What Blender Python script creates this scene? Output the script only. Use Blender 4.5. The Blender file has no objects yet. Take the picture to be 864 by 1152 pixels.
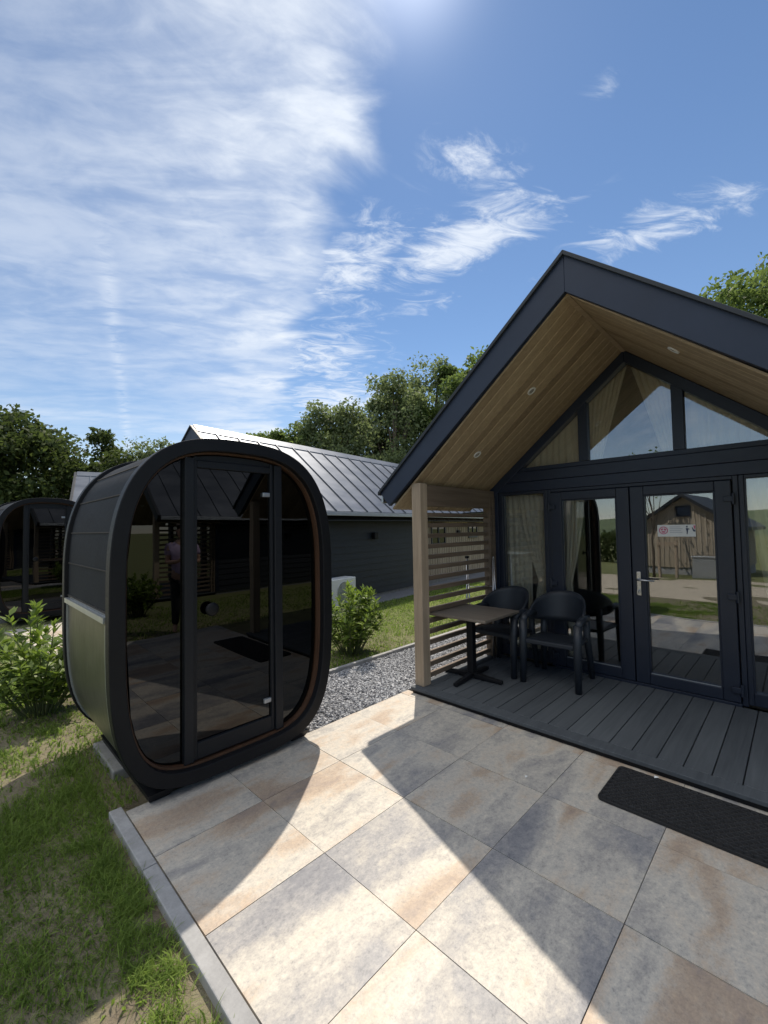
import bpy, bmesh, math, random
import numpy as np
from mathutils import Vector, Matrix

random.seed(7)
RNG = np.random.default_rng(11)
R = math.radians
SC = bpy.context.scene
COL = SC.collection

# ------------------------------------------------------------------ camera
cam_d = bpy.data.cameras.new('camera')
cam = bpy.data.objects.new('camera', cam_d)
COL.objects.link(cam)
SC.camera = cam
CAM = Vector((2.3738, -1.3471, 1.6262))
YAW, PITCH, ROLL = -0.773144, 0.0381898, -0.0171185
fwd = Vector((math.sin(YAW)*math.cos(PITCH), math.cos(YAW)*math.cos(PITCH), math.sin(PITCH)))
r0 = Vector((math.cos(YAW), -math.sin(YAW), 0)); u0 = r0.cross(fwd)
rgt = r0*math.cos(ROLL) + u0*math.sin(ROLL); upv = rgt.cross(fwd)
M = Matrix((( rgt.x, upv.x, -fwd.x, CAM.x), (rgt.y, upv.y, -fwd.y, CAM.y),
            (rgt.z, upv.z, -fwd.z, CAM.z), (0, 0, 0, 1)))
cam.matrix_world = M
cam_d.sensor_fit = 'HORIZONTAL'
cam_d.sensor_width = 36.0
cam_d.lens = 478.25/864*36.0
cam_d.clip_start = 0.05
cam_d.clip_end = 2000

# ------------------------------------------------------------------ light
SUN_DIR = Vector((-0.430, 0.535, 1.0)).normalized()     # towards the sun
SUN_ELEV = math.asin(SUN_DIR.z)
SUN_AZ = math.atan2(SUN_DIR.x, SUN_DIR.y)                       # from +Y towards +X
sun_d = bpy.data.lights.new('sun', 'SUN')
sun_d.energy = 3.35
sun_d.angle = R(0.53)
sun_d.color = (1.0, 0.90, 0.76)
sun = bpy.data.objects.new('sun', sun_d)
sun.rotation_euler = SUN_DIR.to_track_quat('Z', 'Y').to_euler()
sun.location = (0, 0, 30)
COL.objects.link(sun)

SC.view_settings.view_transform = 'Standard'
SC.view_settings.look = 'None'
SC.view_settings.exposure = 0.62
SC.view_settings.gamma = 1.0

world = bpy.data.worlds.new('World')
SC.world = world
world.use_nodes = True


def build_world():
    nt = world.node_tree
    N, L = nt.nodes, nt.links
    N.clear()
    def nd(t, **k):
        n = N.new(t)
        for a, b in k.items():
            setattr(n, a, b)
        return n
    def val(s, v):
        if hasattr(v, 'is_linked') or isinstance(v, bpy.types.NodeSocket):
            L.new(v, s)
        else:
            s.default_value = v
    def m(op, a, b=None, c=None):
        n = nd('ShaderNodeMath', operation=op)
        val(n.inputs[0], a)
        if b is not None: val(n.inputs[1], b)
        if c is not None: val(n.inputs[2], c)
        return n.outputs[0]
    def sstep(x, lo, hi):
        n = nd('ShaderNodeMapRange', interpolation_type='SMOOTHSTEP')
        val(n.inputs['Value'], x)
        n.inputs['From Min'].default_value = lo
        n.inputs['From Max'].default_value = hi
        return n.outputs[0]
    sky = nd('ShaderNodeTexSky', sky_type='NISHITA')
    sky.sun_disc = False
    sky.sun_elevation = SUN_ELEV
    sky.sun_rotation = SUN_AZ
    sky.air_density = 1.0
    sky.dust_density = 0.0
    sky.ozone_density = 2.5
    tc = nd('ShaderNodeTexCoord')
    sp = nd('ShaderNodeSeparateXYZ')
    L.new(tc.outputs['Generated'], sp.inputs[0])
    dx, dy, dz = sp.outputs
    den = m('ADD', m('MAXIMUM', dz, 0.0), 0.08)
    px, py = m('DIVIDE', dx, den), m('DIVIDE', dy, den)
    # streak frame: u along the streaks, v across
    a = R(53)
    u = m('ADD', m('MULTIPLY', px, math.cos(a)), m('MULTIPLY', py, math.sin(a)))
    v = m('SUBTRACT', m('MULTIPLY', py, math.cos(a)), m('MULTIPLY', px, math.sin(a)))
    def noise(us, vs, scale, detail, rough, dist=0.0, off=0.0):
        c = nd('ShaderNodeCombineXYZ')
        L.new(m('MULTIPLY', u, us), c.inputs[0]); L.new(m('MULTIPLY', v, vs), c.inputs[1])
        c.inputs[2].default_value = off
        t = nd('ShaderNodeTexNoise')
        L.new(c.outputs[0], t.inputs['Vector'])
        t.inputs['Scale'].default_value = scale
        t.inputs['Detail'].default_value = detail
        t.inputs['Roughness'].default_value = rough
        t.inputs['Distortion'].default_value = dist
        return t.outputs['Fac']
    n_big = noise(1, 1, 1.6, 5, 0.55, 0.3, 1.3)
    n_str = noise(0.50, 1.25, 3.4, 8, 0.56, 0.7, 4.1)
    n_fine = noise(0.8, 1.5, 10.0, 6, 0.58, 0.5, 7.7)
    tex = m('ADD', m('MULTIPLY', n_str, 0.70), m('MULTIPLY', n_fine, 0.30))
    # the bank of cirrus: everything left of a slanting front
    edge = m('SUBTRACT', m('SUBTRACT', 0.335, m('MULTIPLY', px, 0.52)), py)
    edge = m('ADD', edge, m('MULTIPLY', m('SUBTRACT', n_big, 0.5), 0.55))
    edge = m('ADD', edge, m('MULTIPLY', m('SUBTRACT', n_str, 0.5), 0.42))
    bank = m('MULTIPLY', sstep(edge, -0.02, 0.17), sstep(m('MULTIPLY', px, -1.0), 0.34, 0.50))
    thin = m('SUBTRACT', 1.0, m('MULTIPLY', sstep(edge, 0.18, 0.85), 0.50))     # thinner deep inside the bank
    dens_bank = m('MULTIPLY', m('MULTIPLY', bank, thin), m('MULTIPLY_ADD', sstep(tex, 0.33, 0.66), .72, .28))
    dens_bank = m('MULTIPLY', dens_bank, m('MULTIPLY_ADD', sstep(noise(.7, 1.3, 1.1, 3, .5, .4, 21.0), .35, .62), .45, .58))
    # loose wisps: (x, y, radius along, radius across, angle, strength)
    wisps = [(-0.70, 1.10, .27, .11, 8, 1.05), (-0.25, 1.43, .20, .11, 10, 1.05), (-0.53, .90, .13, .065, 60, .7),
             (-0.585, .79, .06, .05, 90, .35), (-1.02, .92, .24, .12, -15, .95), (-1.06, 1.24, .2, .10, 10, .6),
             (-1.55, 1.25, .4, .22, -20, .8), (-1.95, 1.6, .6, .3, -30, .8), (-.24, .92, .05, .035, 40, .4),
             (-.45, 1.42, .25, .03, 0, .4), (-2.4, 2.2, .9, .5, 0, .6)]
    tot = None
    for (x, y, ra, rb, ang, st) in wisps:
        ca, sa = math.cos(R(ang)), math.sin(R(ang))
        ex = m('SUBTRACT', px, x); ey = m('SUBTRACT', py, y)
        qa = m('DIVIDE', m('ADD', m('MULTIPLY', ex, ca), m('MULTIPLY', ey, sa)), ra)
        qb = m('DIVIDE', m('SUBTRACT', m('MULTIPLY', ey, ca), m('MULTIPLY', ex, sa)), rb)
        d = m('SQRT', m('ADD', m('MULTIPLY', qa, qa), m('MULTIPLY', qb, qb)))
        w = m('MULTIPLY', m('SUBTRACT', 1.0, sstep(d, 0.0, 1.9)), st)
        tot = w if tot is None else m('MAXIMUM', tot, w)
    n_curl = noise(0.9, 1.9, 5.5, 9, 0.66, 1.6, 12.3)
    er = m('ADD', m('MULTIPLY', n_curl, .65), m('MULTIPLY', n_big, .35))
    dens_w = m('MULTIPLY', sstep(m('ADD', m('MULTIPLY', tot, .62), m('MULTIPLY', m('SUBTRACT', er, .5), 2.3)), .16, .85), sstep(tot, 0.03, .35))
    # old vapour trail in the bank
    tx, ty = 0.961, -0.277
    across = m('ABSOLUTE', m('SUBTRACT', m('MULTIPLY', m('SUBTRACT', px, -1.474), -ty),
                              m('MULTIPLY', m('SUBTRACT', py, 0.318), -tx)))
    across = m('ADD', across, m('MULTIPLY', m('SUBTRACT', n_fine, 0.5), 0.06))
    along = m('MULTIPLY', px, -1.0)
    trail = m('MULTIPLY', m('SUBTRACT', 1.0, sstep(across, 0.0, 0.05)), m('MULTIPLY', m('MULTIPLY', sstep(along, 1.1, 1.7), sstep(n_fine, .38, .62)), 0.22))
    dens = m('MINIMUM', m('ADD', m('MAXIMUM', m('MULTIPLY', dens_bank, 0.95), m('MULTIPLY', dens_w, 0.85)), trail), 1.0)
    # unseen bright broken cloud, added high up behind the camera to fill shadows
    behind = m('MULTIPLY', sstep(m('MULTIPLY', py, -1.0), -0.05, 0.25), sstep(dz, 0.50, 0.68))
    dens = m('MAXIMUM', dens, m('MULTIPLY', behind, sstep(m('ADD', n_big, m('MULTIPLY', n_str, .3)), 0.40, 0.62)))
    # haze veil low down
    veil = m('MULTIPLY', m('SUBTRACT', 1.0, sstep(dz, 0.02, 0.40)), 0.32)
    dens = m('MAXIMUM', dens, veil)
    mix = nd('ShaderNodeMix', data_type='RGBA')
    L.new(dens, mix.inputs['Factor'])
    hsv = nd('ShaderNodeHueSaturation')
    hsv.inputs['Saturation'].default_value = 1.04
    hsv.inputs['Value'].default_value = 0.61
    L.new(sky.outputs[0], hsv.inputs['Color'])
    L.new(hsv.outputs[0], mix.inputs[6])
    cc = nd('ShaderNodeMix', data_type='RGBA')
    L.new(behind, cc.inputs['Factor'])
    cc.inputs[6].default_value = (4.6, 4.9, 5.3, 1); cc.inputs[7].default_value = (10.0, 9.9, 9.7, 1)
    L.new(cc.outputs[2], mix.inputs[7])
    bg = nd('ShaderNodeBackground')
    # bright aureole of thin cirrus round the sun
    dt = nd('ShaderNodeVectorMath', operation='DOT_PRODUCT')
    L.new(tc.outputs['Generated'], dt.inputs[0]); dt.inputs[1].default_value = SUN_DIR
    ds = m('MAXIMUM', dt.outputs['Value'], 0.0)
    glow = m('ADD', m('MULTIPLY', m('POWER', ds, 30.0), 0.35), m('MULTIPLY', m('POWER', ds, 320.0), 3.2))
    ga = nd('ShaderNodeMix', data_type='RGBA', blend_type='ADD')
    ga.inputs['Factor'].default_value = 1.0
    gc = nd('ShaderNodeCombineXYZ')
    for k_ in range(3): L.new(glow, gc.inputs[k_])
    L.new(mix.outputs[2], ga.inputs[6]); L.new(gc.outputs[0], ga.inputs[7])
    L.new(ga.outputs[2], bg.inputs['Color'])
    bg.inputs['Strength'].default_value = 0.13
    out = nd('ShaderNodeOutputWorld')
    L.new(bg.outputs[0], out.inputs[0])


build_world()

# ------------------------------------------------------------------ materials
class G:
    """small node graph helper for one material"""
    def __init__(s, name):
        s.m = bpy.data.materials.new(name); s.m.use_nodes = True
        s.t = s.m.node_tree; s.N = s.t.nodes; s.L = s.t.links
        s.N.clear()
        s.out = s.N.new('ShaderNodeOutputMaterial')
        s.b = s.N.new('ShaderNodeBsdfPrincipled')
        s.L.new(s.b.outputs[0], s.out.inputs[0])
    def n(s, t, **k):
        x = s.N.new(t)
        for a, b in k.items(): setattr(x, a, b)
        return x
    def put(s, sock, v):
        if isinstance(v, bpy.types.NodeSocket): s.L.new(v, sock)
        else: sock.default_value = v
    def math(s, op, a, b=None, c=None):
        x = s.n('ShaderNodeMath', operation=op)
        s.put(x.inputs[0], a)
        if b is not None: s.put(x.inputs[1], b)
        if c is not None: s.put(x.inputs[2], c)
        return x.outputs[0]
    def obj(s): return s.n('ShaderNodeTexCoord').outputs['Object']
    def mapv(s, vec, scale=(1, 1, 1), rot=(0, 0, 0), loc=(0, 0, 0)):
        x = s.n('ShaderNodeMapping'); s.L.new(vec, x.inputs[0])
        x.inputs['Scale'].default_value = scale; x.inputs['Rotation'].default_value = rot; x.inputs['Location'].default_value = loc
        return x.outputs[0]
    def noise(s, vec, scale, detail=4, rough=.55, dist=0.0):
        x = s.n('ShaderNodeTexNoise'); s.L.new(vec, x.inputs['Vector'])
        x.inputs['Scale'].default_value = scale; x.inputs['Detail'].default_value = detail
        x.inputs['Roughness'].default_value = rough; x.inputs['Distortion'].default_value = dist
        return x.outputs['Fac']
    def ramp(s, fac, stops):
        x = s.n('ShaderNodeValToRGB'); s.L.new(fac, x.inputs[0])
        e = x.color_ramp.elements
        while len(e) < len(stops): e.new(0.5)
        for i, (p, c) in enumerate(stops):
            e[i].position = p; e[i].color = (c[0], c[1], c[2], 1)
        return x.outputs[0]
    def mix(s, f, a, b, mode='MIX'):
        x = s.n('ShaderNodeMix', data_type='RGBA', blend_type=mode)
        s.put(x.inputs['Factor'], f)
        for sock, v in ((x.inputs[6], a), (x.inputs[7], b)):
            if isinstance(v, bpy.types.NodeSocket): s.L.new(v, sock)
            else: sock.default_value = (v[0], v[1], v[2], 1)
        return x.outputs[2]
    def island(s): return s.n('ShaderNodeNewGeometry').outputs['Random Per Island']
    def bump(s, h, strength=.3, dist=.005):
        x = s.n('ShaderNodeBump'); s.L.new(h, x.inputs['Height'])
        x.inputs['Strength'].default_value = strength; x.inputs['Distance'].default_value = dist
        s.L.new(x.outputs[0], s.b.inputs['Normal'])
    def set(s, col=None, rough=None, metal=None, spec=None):
        if col is not None:
            if isinstance(col, bpy.types.NodeSocket): s.L.new(col, s.b.inputs['Base Color'])
            else: s.b.inputs['Base Color'].default_value = (col[0], col[1], col[2], 1)
        if rough is not None: s.put(s.b.inputs['Roughness'], rough)
        if metal is not None: s.put(s.b.inputs['Metallic'], metal)
        if spec is not None: s.put(s.b.inputs['Specular IOR Level'], spec)
        return s.m


def m_paint(name, col, rough=.45, var=.25, scale=6, bump=.06, metal=0.0, spec=.5):
    g = G(name); o = g.obj()
    n = g.noise(o, scale, 6, .65)
    n2 = g.noise(o, scale*9, 3, .6)
    f = g.math('MULTIPLY_ADD', n, .7, g.math('MULTIPLY', n2, .3))
    c = g.ramp(f, [(.3, [x*(1-var) for x in col]), (.7, [x*(1+var) for x in col])])
    g.set(c, g.math('MULTIPLY_ADD', n2, .25, rough-.12), metal, spec)
    g.bump(n2, bump, .003)
    return g.m


def m_wood(name, dark, light, axis, rough=.6, scale=1.0, spec=.35):
    """grain running along axis 0/1/2, tone differing from board to board"""
    g = G(name); o = g.obj()
    s = [22*scale]*3; s[axis] = 1.1*scale
    isl = g.island()
    add = g.n('ShaderNodeVectorMath', operation='ADD')
    cmb = g.n('ShaderNodeCombineXYZ')
    for k in range(3): g.L.new(g.math('MULTIPLY', isl, 37.0+k*11), cmb.inputs[k])
    g.L.new(o, add.inputs[0]); g.L.new(cmb.outputs[0], add.inputs[1])
    v = g.mapv(add.outputs[0], s)
    n = g.noise(v, 1.0, 6, .62, .8)
    n2 = g.noise(g.mapv(add.outputs[0], [x*4 for x in s]), 1.0, 4, .6, .2)
    n3 = g.noise(add.outputs[0], 1.4, 3, .5)
    f = g.math('ADD', g.math('MULTIPLY', n, .55), g.math('ADD', g.math('MULTIPLY', n2, .25), g.math('MULTIPLY', isl, .22)))
    f = g.math('ADD', f, g.math('MULTIPLY', g.math('SUBTRACT', n3, .5), .3))
    c = g.ramp(f, [(.28, dark), (.78, light)])
    g.set(c, g.math('MULTIPLY_ADD', n2, .2, rough-.1), 0, spec)
    g.bump(n2, .25, .002)
    return g.m


MAT = {}
MAT['navy'] = m_paint('anthracite_lacquer', (.010, .018, .040), .45, .18, 3, .03)
MAT['navy_clad'] = m_paint('anthracite_cladding', (.015, .020, .028), .55, .2, 3, .08)
MAT['frame'] = m_paint('anthracite_frame', (.011, .0165, .032), .42, .15, 4, .02)
MAT['black'] = m_paint('black_paint', (.0055, .006, .008), .55, .25, 5, .06, 0.0, .3)
MAT['pod_frame'] = m_paint('pod_frame', (.008, .0095, .013), .5, .15, 4, .02, 0, .35)
MAT['shingle'] = m_paint('dark_shingle', (.012, .015, .020), .8, .25, 6, .15, 0, .2)
MAT['joint'] = m_paint('dark_joint_sand', (.03, .028, .026), .95, .3, 60, .2)
MAT['rubber'] = m_paint('black_rubber', (.012, .012, .013), .75, .3, 12, .1)
MAT['rubber_worn'] = m_paint('worn_rubber', (.030, .030, .031), .6, .35, 9, .1)
MAT['resin'] = m_paint('dark_resin', (.014, .019, .028), .5, .15, 8, .08)
MAT['steel'] = m_paint('brushed_steel', (.55, .55, .56), .3, .1, 20, .02, 1.0)
MAT['bright_trim'] = m_paint('bright_trim', (.62, .63, .62), .35, .08, 20, .02, 1.0)
MAT['zinc'] = m_paint('grey_gutter', (.42, .45, .48), .35, .1, 9, .02, .7)
MAT['white'] = m_paint('white_plastic', (.72, .73, .72), .45, .06, 4, .02)
MAT['kerb'] = m_paint('kerb_concrete', (.30, .30, .30), .85, .25, 9, .25)
MAT['slab'] = m_paint('base_concrete', (.22, .22, .21), .9, .3, 9, .25)
MAT['soffit'] = m_wood('thermowood_soffit', (.19, .138, .085), (.46, .36, .235), 0, .65)
MAT['post_wood'] = m_wood('weathered_post', (.22, .17, .12), (.50, .405, .305), 2, .7, 1.0)
MAT['slat_wood'] = m_wood('weathered_slat', (.09, .066, .048), (.25, .19, .14), 1, .7)
MAT['vert_wood'] = m_wood('pale_vertical_boards', (.29, .24, .18), (.48, .415, .325), 2, .75, .8)
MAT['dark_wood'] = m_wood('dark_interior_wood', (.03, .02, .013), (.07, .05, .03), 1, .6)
MAT['floor_wood'] = m_wood('interior_floor_wood', (.10, .075, .05), (.2, .15, .10), 1, .5)
MAT['liner'] = m_wood('cedar_liner', (.04, .02, .012), (.11, .058, .034), 2, .55)
MAT['deck'] = m_wood('slate_grey_decking', (.045, .052, .061), (.098, .110, .122), 1, .72, 1.3, .3)
MAT['tabletop'] = m_wood('grey_oak_laminate', (.085, .072, .058), (.21, .18, .15), 0, .5)
MAT['bark'] = m_wood('bark', (.06, .05, .04), (.16, .13, .10), 2, .9, .7)
MAT['stem'] = m_paint('green_stem', (.08, .10, .04), .6, .2, 20)
MAT['curtain'] = m_paint('linen_curtain', (.80, .69, .54), .9, .08, 30, .1)
MAT['interior'] = m_paint('interior_wall', (.34, .29, .23), .85, .08, 3, .02)


def m_roof():
    g = G('standing_seam_metal'); o = g.obj()
    n = g.noise(g.mapv(o, (1, .4, 1)), 3, 5, .6)
    c = g.ramp(n, [(.3, (.125, .14, .165)), (.75, (.175, .192, .222))])
    g.set(c, g.math('MULTIPLY_ADD', n, .18, .33), .7)
    g.bump(n, .08, .01)
    return g.m
MAT['roof'] = m_roof()


def m_glass(name, ior, tint, rough=.0):
    g = G(name); g.N.remove(g.b)
    tr = g.n('ShaderNodeBsdfTransparent'); tr.inputs[0].default_value = (*tint, 1)
    gl = g.n('ShaderNodeBsdfGlossy'); gl.inputs['Roughness'].default_value = rough
    gl.inputs['Color'].default_value = (.93, .96, 1, 1)
    fr = g.n('ShaderNodeFresnel'); fr.inputs[0].default_value = ior
    # symmetric reflectance whichever side is seen
    lw = g.n('ShaderNodeNewGeometry')
    mx = g.n('ShaderNodeMixShader')
    r0 = ((ior-1)/(ior+1))**2
    lay = g.n('ShaderNodeLayerWeight'); lay.inputs['Blend'].default_value = .5
    # Schlick: r0 + (1-r0)*(1-cos)^5   (Layer Weight "Facing" = 1-cos)
    wav = g.n('ShaderNodeBump'); wav.inputs['Strength'].default_value = .05; wav.inputs['Distance'].default_value = .02
    g.L.new(g.noise(g.obj(), 1.7, 2, .4), wav.inputs['Height']); g.L.new(wav.outputs[0], gl.inputs['Normal'])
    p5 = g.math('POWER', lay.outputs['Facing'], 5.0)
    g.L.new(g.math('MULTIPLY_ADD', p5, 1-r0, r0), mx.inputs[0])
    g.L.new(tr.outputs[0], mx.inputs[1]); g.L.new(gl.outputs[0], mx.inputs[2])
    g.L.new(mx.outputs[0], g.out.inputs[0])
    g.N.remove(fr); g.N.remove(lw)
    return g.m
MAT['glass'] = m_glass('coated_glazing', 2.5, (.84, .87, .87))
MAT['pod_glass'] = m_glass('smoked_glass', 1.60, (.018, .018, .024))


def m_leaf(name, dark, light, trans=.35, gloss=False):
    g = G(name); o = g.obj()
    isl = g.island()
    n = g.noise(o, .9, 3, .6)
    f = g.math('ADD', g.math('MULTIPLY', isl, .6), g.math('MULTIPLY', n, .5))
    c = g.ramp(f, [(.2, dark), (.85, light)])
    g.set(c, .5 if gloss else .65, 0, .4 if gloss else .15)
    tl = g.n('ShaderNodeBsdfTranslucent')
    g.L.new(g.mix(.5, c, [light[0]*1.5, light[1]*1.6, light[2]], 'MIX'), tl.inputs[0])
    mx = g.n('ShaderNodeMixShader'); mx.inputs[0].default_value = trans
    g.L.new(g.b.outputs[0], mx.inputs[1]); g.L.new(tl.outputs[0], mx.inputs[2])
    g.L.new(mx.outputs[0], g.out.inputs[0])
    return g.m
MAT['leaf_oak'] = m_leaf('oak_leaf', (.026, .044, .015), (.085, .112, .040), .4)
MAT['leaf_willow'] = m_leaf('willow_leaf', (.075, .105, .052), (.20, .24, .13), .45)
MAT['leaf_ash'] = m_leaf('ash_leaf', (.055, .088, .030), (.165, .22, .075), .45)
MAT['leaf_laurel'] = m_leaf('laurel_leaf', (.025, .06, .012), (.22, .30, .06), .35, True)
MAT['grass'] = m_leaf('grass_blade', (.040, .080, .016), (.245, .335, .075), .48)


def m_ground():
    g = G('lawn_soil'); o = g.obj()
    n = g.noise(o, .55, 5, .6); n2 = g.noise(o, 7, 6, .7); n3 = g.noise(o, 45, 4, .7)
    soil = g.ramp(g.math('ADD', g.math('MULTIPLY', n2, .6), g.math('MULTIPLY', n3, .4)),
                  [(.3, (.10, .08, .055)), (.72, (.30, .255, .195))])
    grs = g.ramp(g.math('ADD', g.math('MULTIPLY', n2, .5), g.math('MULTIPLY', n, .5)),
                 [(.3, (.085, .12, .028)), (.75, (.19, .23, .06))])
    sp = g.n('ShaderNodeSeparateXYZ'); g.L.new(o, sp.inputs[0])
    dist = g.math('SQRT', g.math('ADD', g.math('POWER', g.math('SUBTRACT', sp.outputs[0], .6), 2.0),
                                 g.math('POWER', g.math('ADD', sp.outputs[1], 1.0), 2.0)))
    mr = g.n('ShaderNodeMapRange'); g.L.new(dist, mr.inputs[0])
    mr.inputs[1].default_value = 2.5; mr.inputs[2].default_value = 7.0
    mr.inputs[3].default_value = .12; mr.inputs[4].default_value = .62
    f = g.math('ADD', mr.outputs[0], g.math('MULTIPLY', g.math('SUBTRACT', n2, .5), 1.3))
    g.set(g.mix(f, soil, grs), .95, 0, .15)
    f_cl = [l for l in g.L if l.from_socket == f]
    g.bump(g.math('ADD', n2, n3), .7, .03)
    return g.m
MAT['ground'] = m_ground()


def m_tile():
    """large porcelain slabs: rust, sand and slate-blue clouds drifting along each slab"""
    g = G('porcelain_slab'); o = g.obj(); isl = g.island()
    cmb = g.n('ShaderNodeCombineXYZ')
    for k in range(3): g.L.new(g.math('MULTIPLY', isl, 91.0+k*23), cmb.inputs[k])
    add = g.n('ShaderNodeVectorMath', operation='ADD')
    g.L.new(o, add.inputs[0]); g.L.new(cmb.outputs[0], add.inputs[1])
    v = add.outputs[0]
    band = g.noise(g.mapv(v, (2.4, .55, 1)), 1.3, 2, .45, .35)
    cloud = g.noise(g.mapv(v, (2.6, 1.2, 1)), 2.2, 6, .6, .5)
    grain = g.noise(v, 48, 6, .78)
    spk = g.noise(g.mapv(v, (1.7, 1, 1)), 19, 7, .78)
    f = g.math('ADD', g.math('MULTIPLY', band, .75), g.math('MULTIPLY', cloud, .40))
    f = g.math('ADD', f, g.math('MULTIPLY', g.math('SUBTRACT', spk, .5), .22))
    f = g.math('ADD', f, g.math('MULTIPLY_ADD', g.math('SUBTRACT', isl, .5), .14, -.062))
    c = g.ramp(f, [(.26, (.19, .195, .215)), (.36, (.29, .285, .285)), (.43, (.38, .36, .33)), (.50, (.49, .46, .405)), (.545, (.50, .455, .39)),
                   (.60, (.44, .365, .29)), (.655, (.40, .315, .24)), (.72, (.29, .24, .21)), (.82, (.24, .23, .235))])
    pit = g.noise(g.mapv(v, (1.3, 1, 1)), 110, 3, .7)
    fine = g.ramp(g.math('ADD', g.math('MULTIPLY', grain, .40), g.math('ADD', g.math('MULTIPLY', spk, .34), g.math('MULTIPLY', pit, .26))),
                  [(.38, (.60, .61, .64)), (.47, (.90, .90, .91)), (.53, (1.02, 1.01, 1.0)), (.61, (1.22, 1.20, 1.15))])
    g.set(g.mix(.95, c, fine, 'MULTIPLY'), g.math('MULTIPLY_ADD', cloud, .25, .38), 0, .35)
    g.bump(g.math('ADD', grain, g.math('MULTIPLY', cloud, .5)), .12, .002)
    return g.m
MAT['tile'] = m_tile()


def m_brass():
    g = G('olive_metal_panel'); o = g.obj()
    n = g.noise(o, 5, 6, .65); n2 = g.noise(g.mapv(o, (1, 1, .25)), 30, 4, .6)
    c = g.ramp(n, [(.3, (.085, .085, .075)), (.75, (.16, .155, .135))])
    g.set(c, g.math('MULTIPLY_ADD', n2, .15, .28), .55)
    return g.m
MAT['olive_panel'] = m_brass()


def m_stone(name, a, b):
    g = G(name); isl = g.island()
    n = g.noise(g.obj(), 60, 4, .6)
    c = g.ramp(g.math('ADD', g.math('MULTIPLY', isl, .7), g.math('MULTIPLY', n, .3)), [(.2, a), (.85, b)])
    g.set(c, .8, 0, .3)
    return g.m
MAT['chip'] = m_stone('slate_chip', (.10, .105, .12), (.55, .56, .58))
MAT['gravel_bed'] = m_paint('gravel_bed', (.17, .175, .185), .95, .45, 70, .6)
MAT['road'] = m_paint('sandy_gravel_road', (.40, .345, .265), .95, .25, 14, .3)
MAT['pebble'] = m_stone('soil_stone', (.22, .19, .15), (.45, .41, .35))
MAT['shirt'] = m_paint('lavender_shirt', (.46, .36, .52), .85, .1, 20, .05)
MAT['trousers'] = m_paint('black_trousers', (.014, .014, .018), .85, .1, 20, .05)
MAT['skin'] = m_paint('skin', (.42, .25, .18), .55, .08, 8, .02)
MAT['hair'] = m_paint('dark_hair', (.03, .02, .015), .6, .2, 30, .1)
MAT['sticker_red'] = m_paint('sticker_pink', (.55, .10, .20), .5, .1, 9, 0)
MAT['sticker_grey'] = m_paint('sticker_grey_print', (.45, .46, .50), .5, .1, 9, 0)
MAT['sticker_dark'] = m_paint('sticker_dark_print', (.04, .05, .10), .5, .1, 9, 0)


def m_lamp():
    g = G('spot_lens'); g.set((.30, .29, .27), .25, 0); return g.m
MAT['lens'] = m_lamp()
MAT['hill'] = m_paint('far_fields', (.085, .115, .045), .95, .35, .05, 0)

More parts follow.
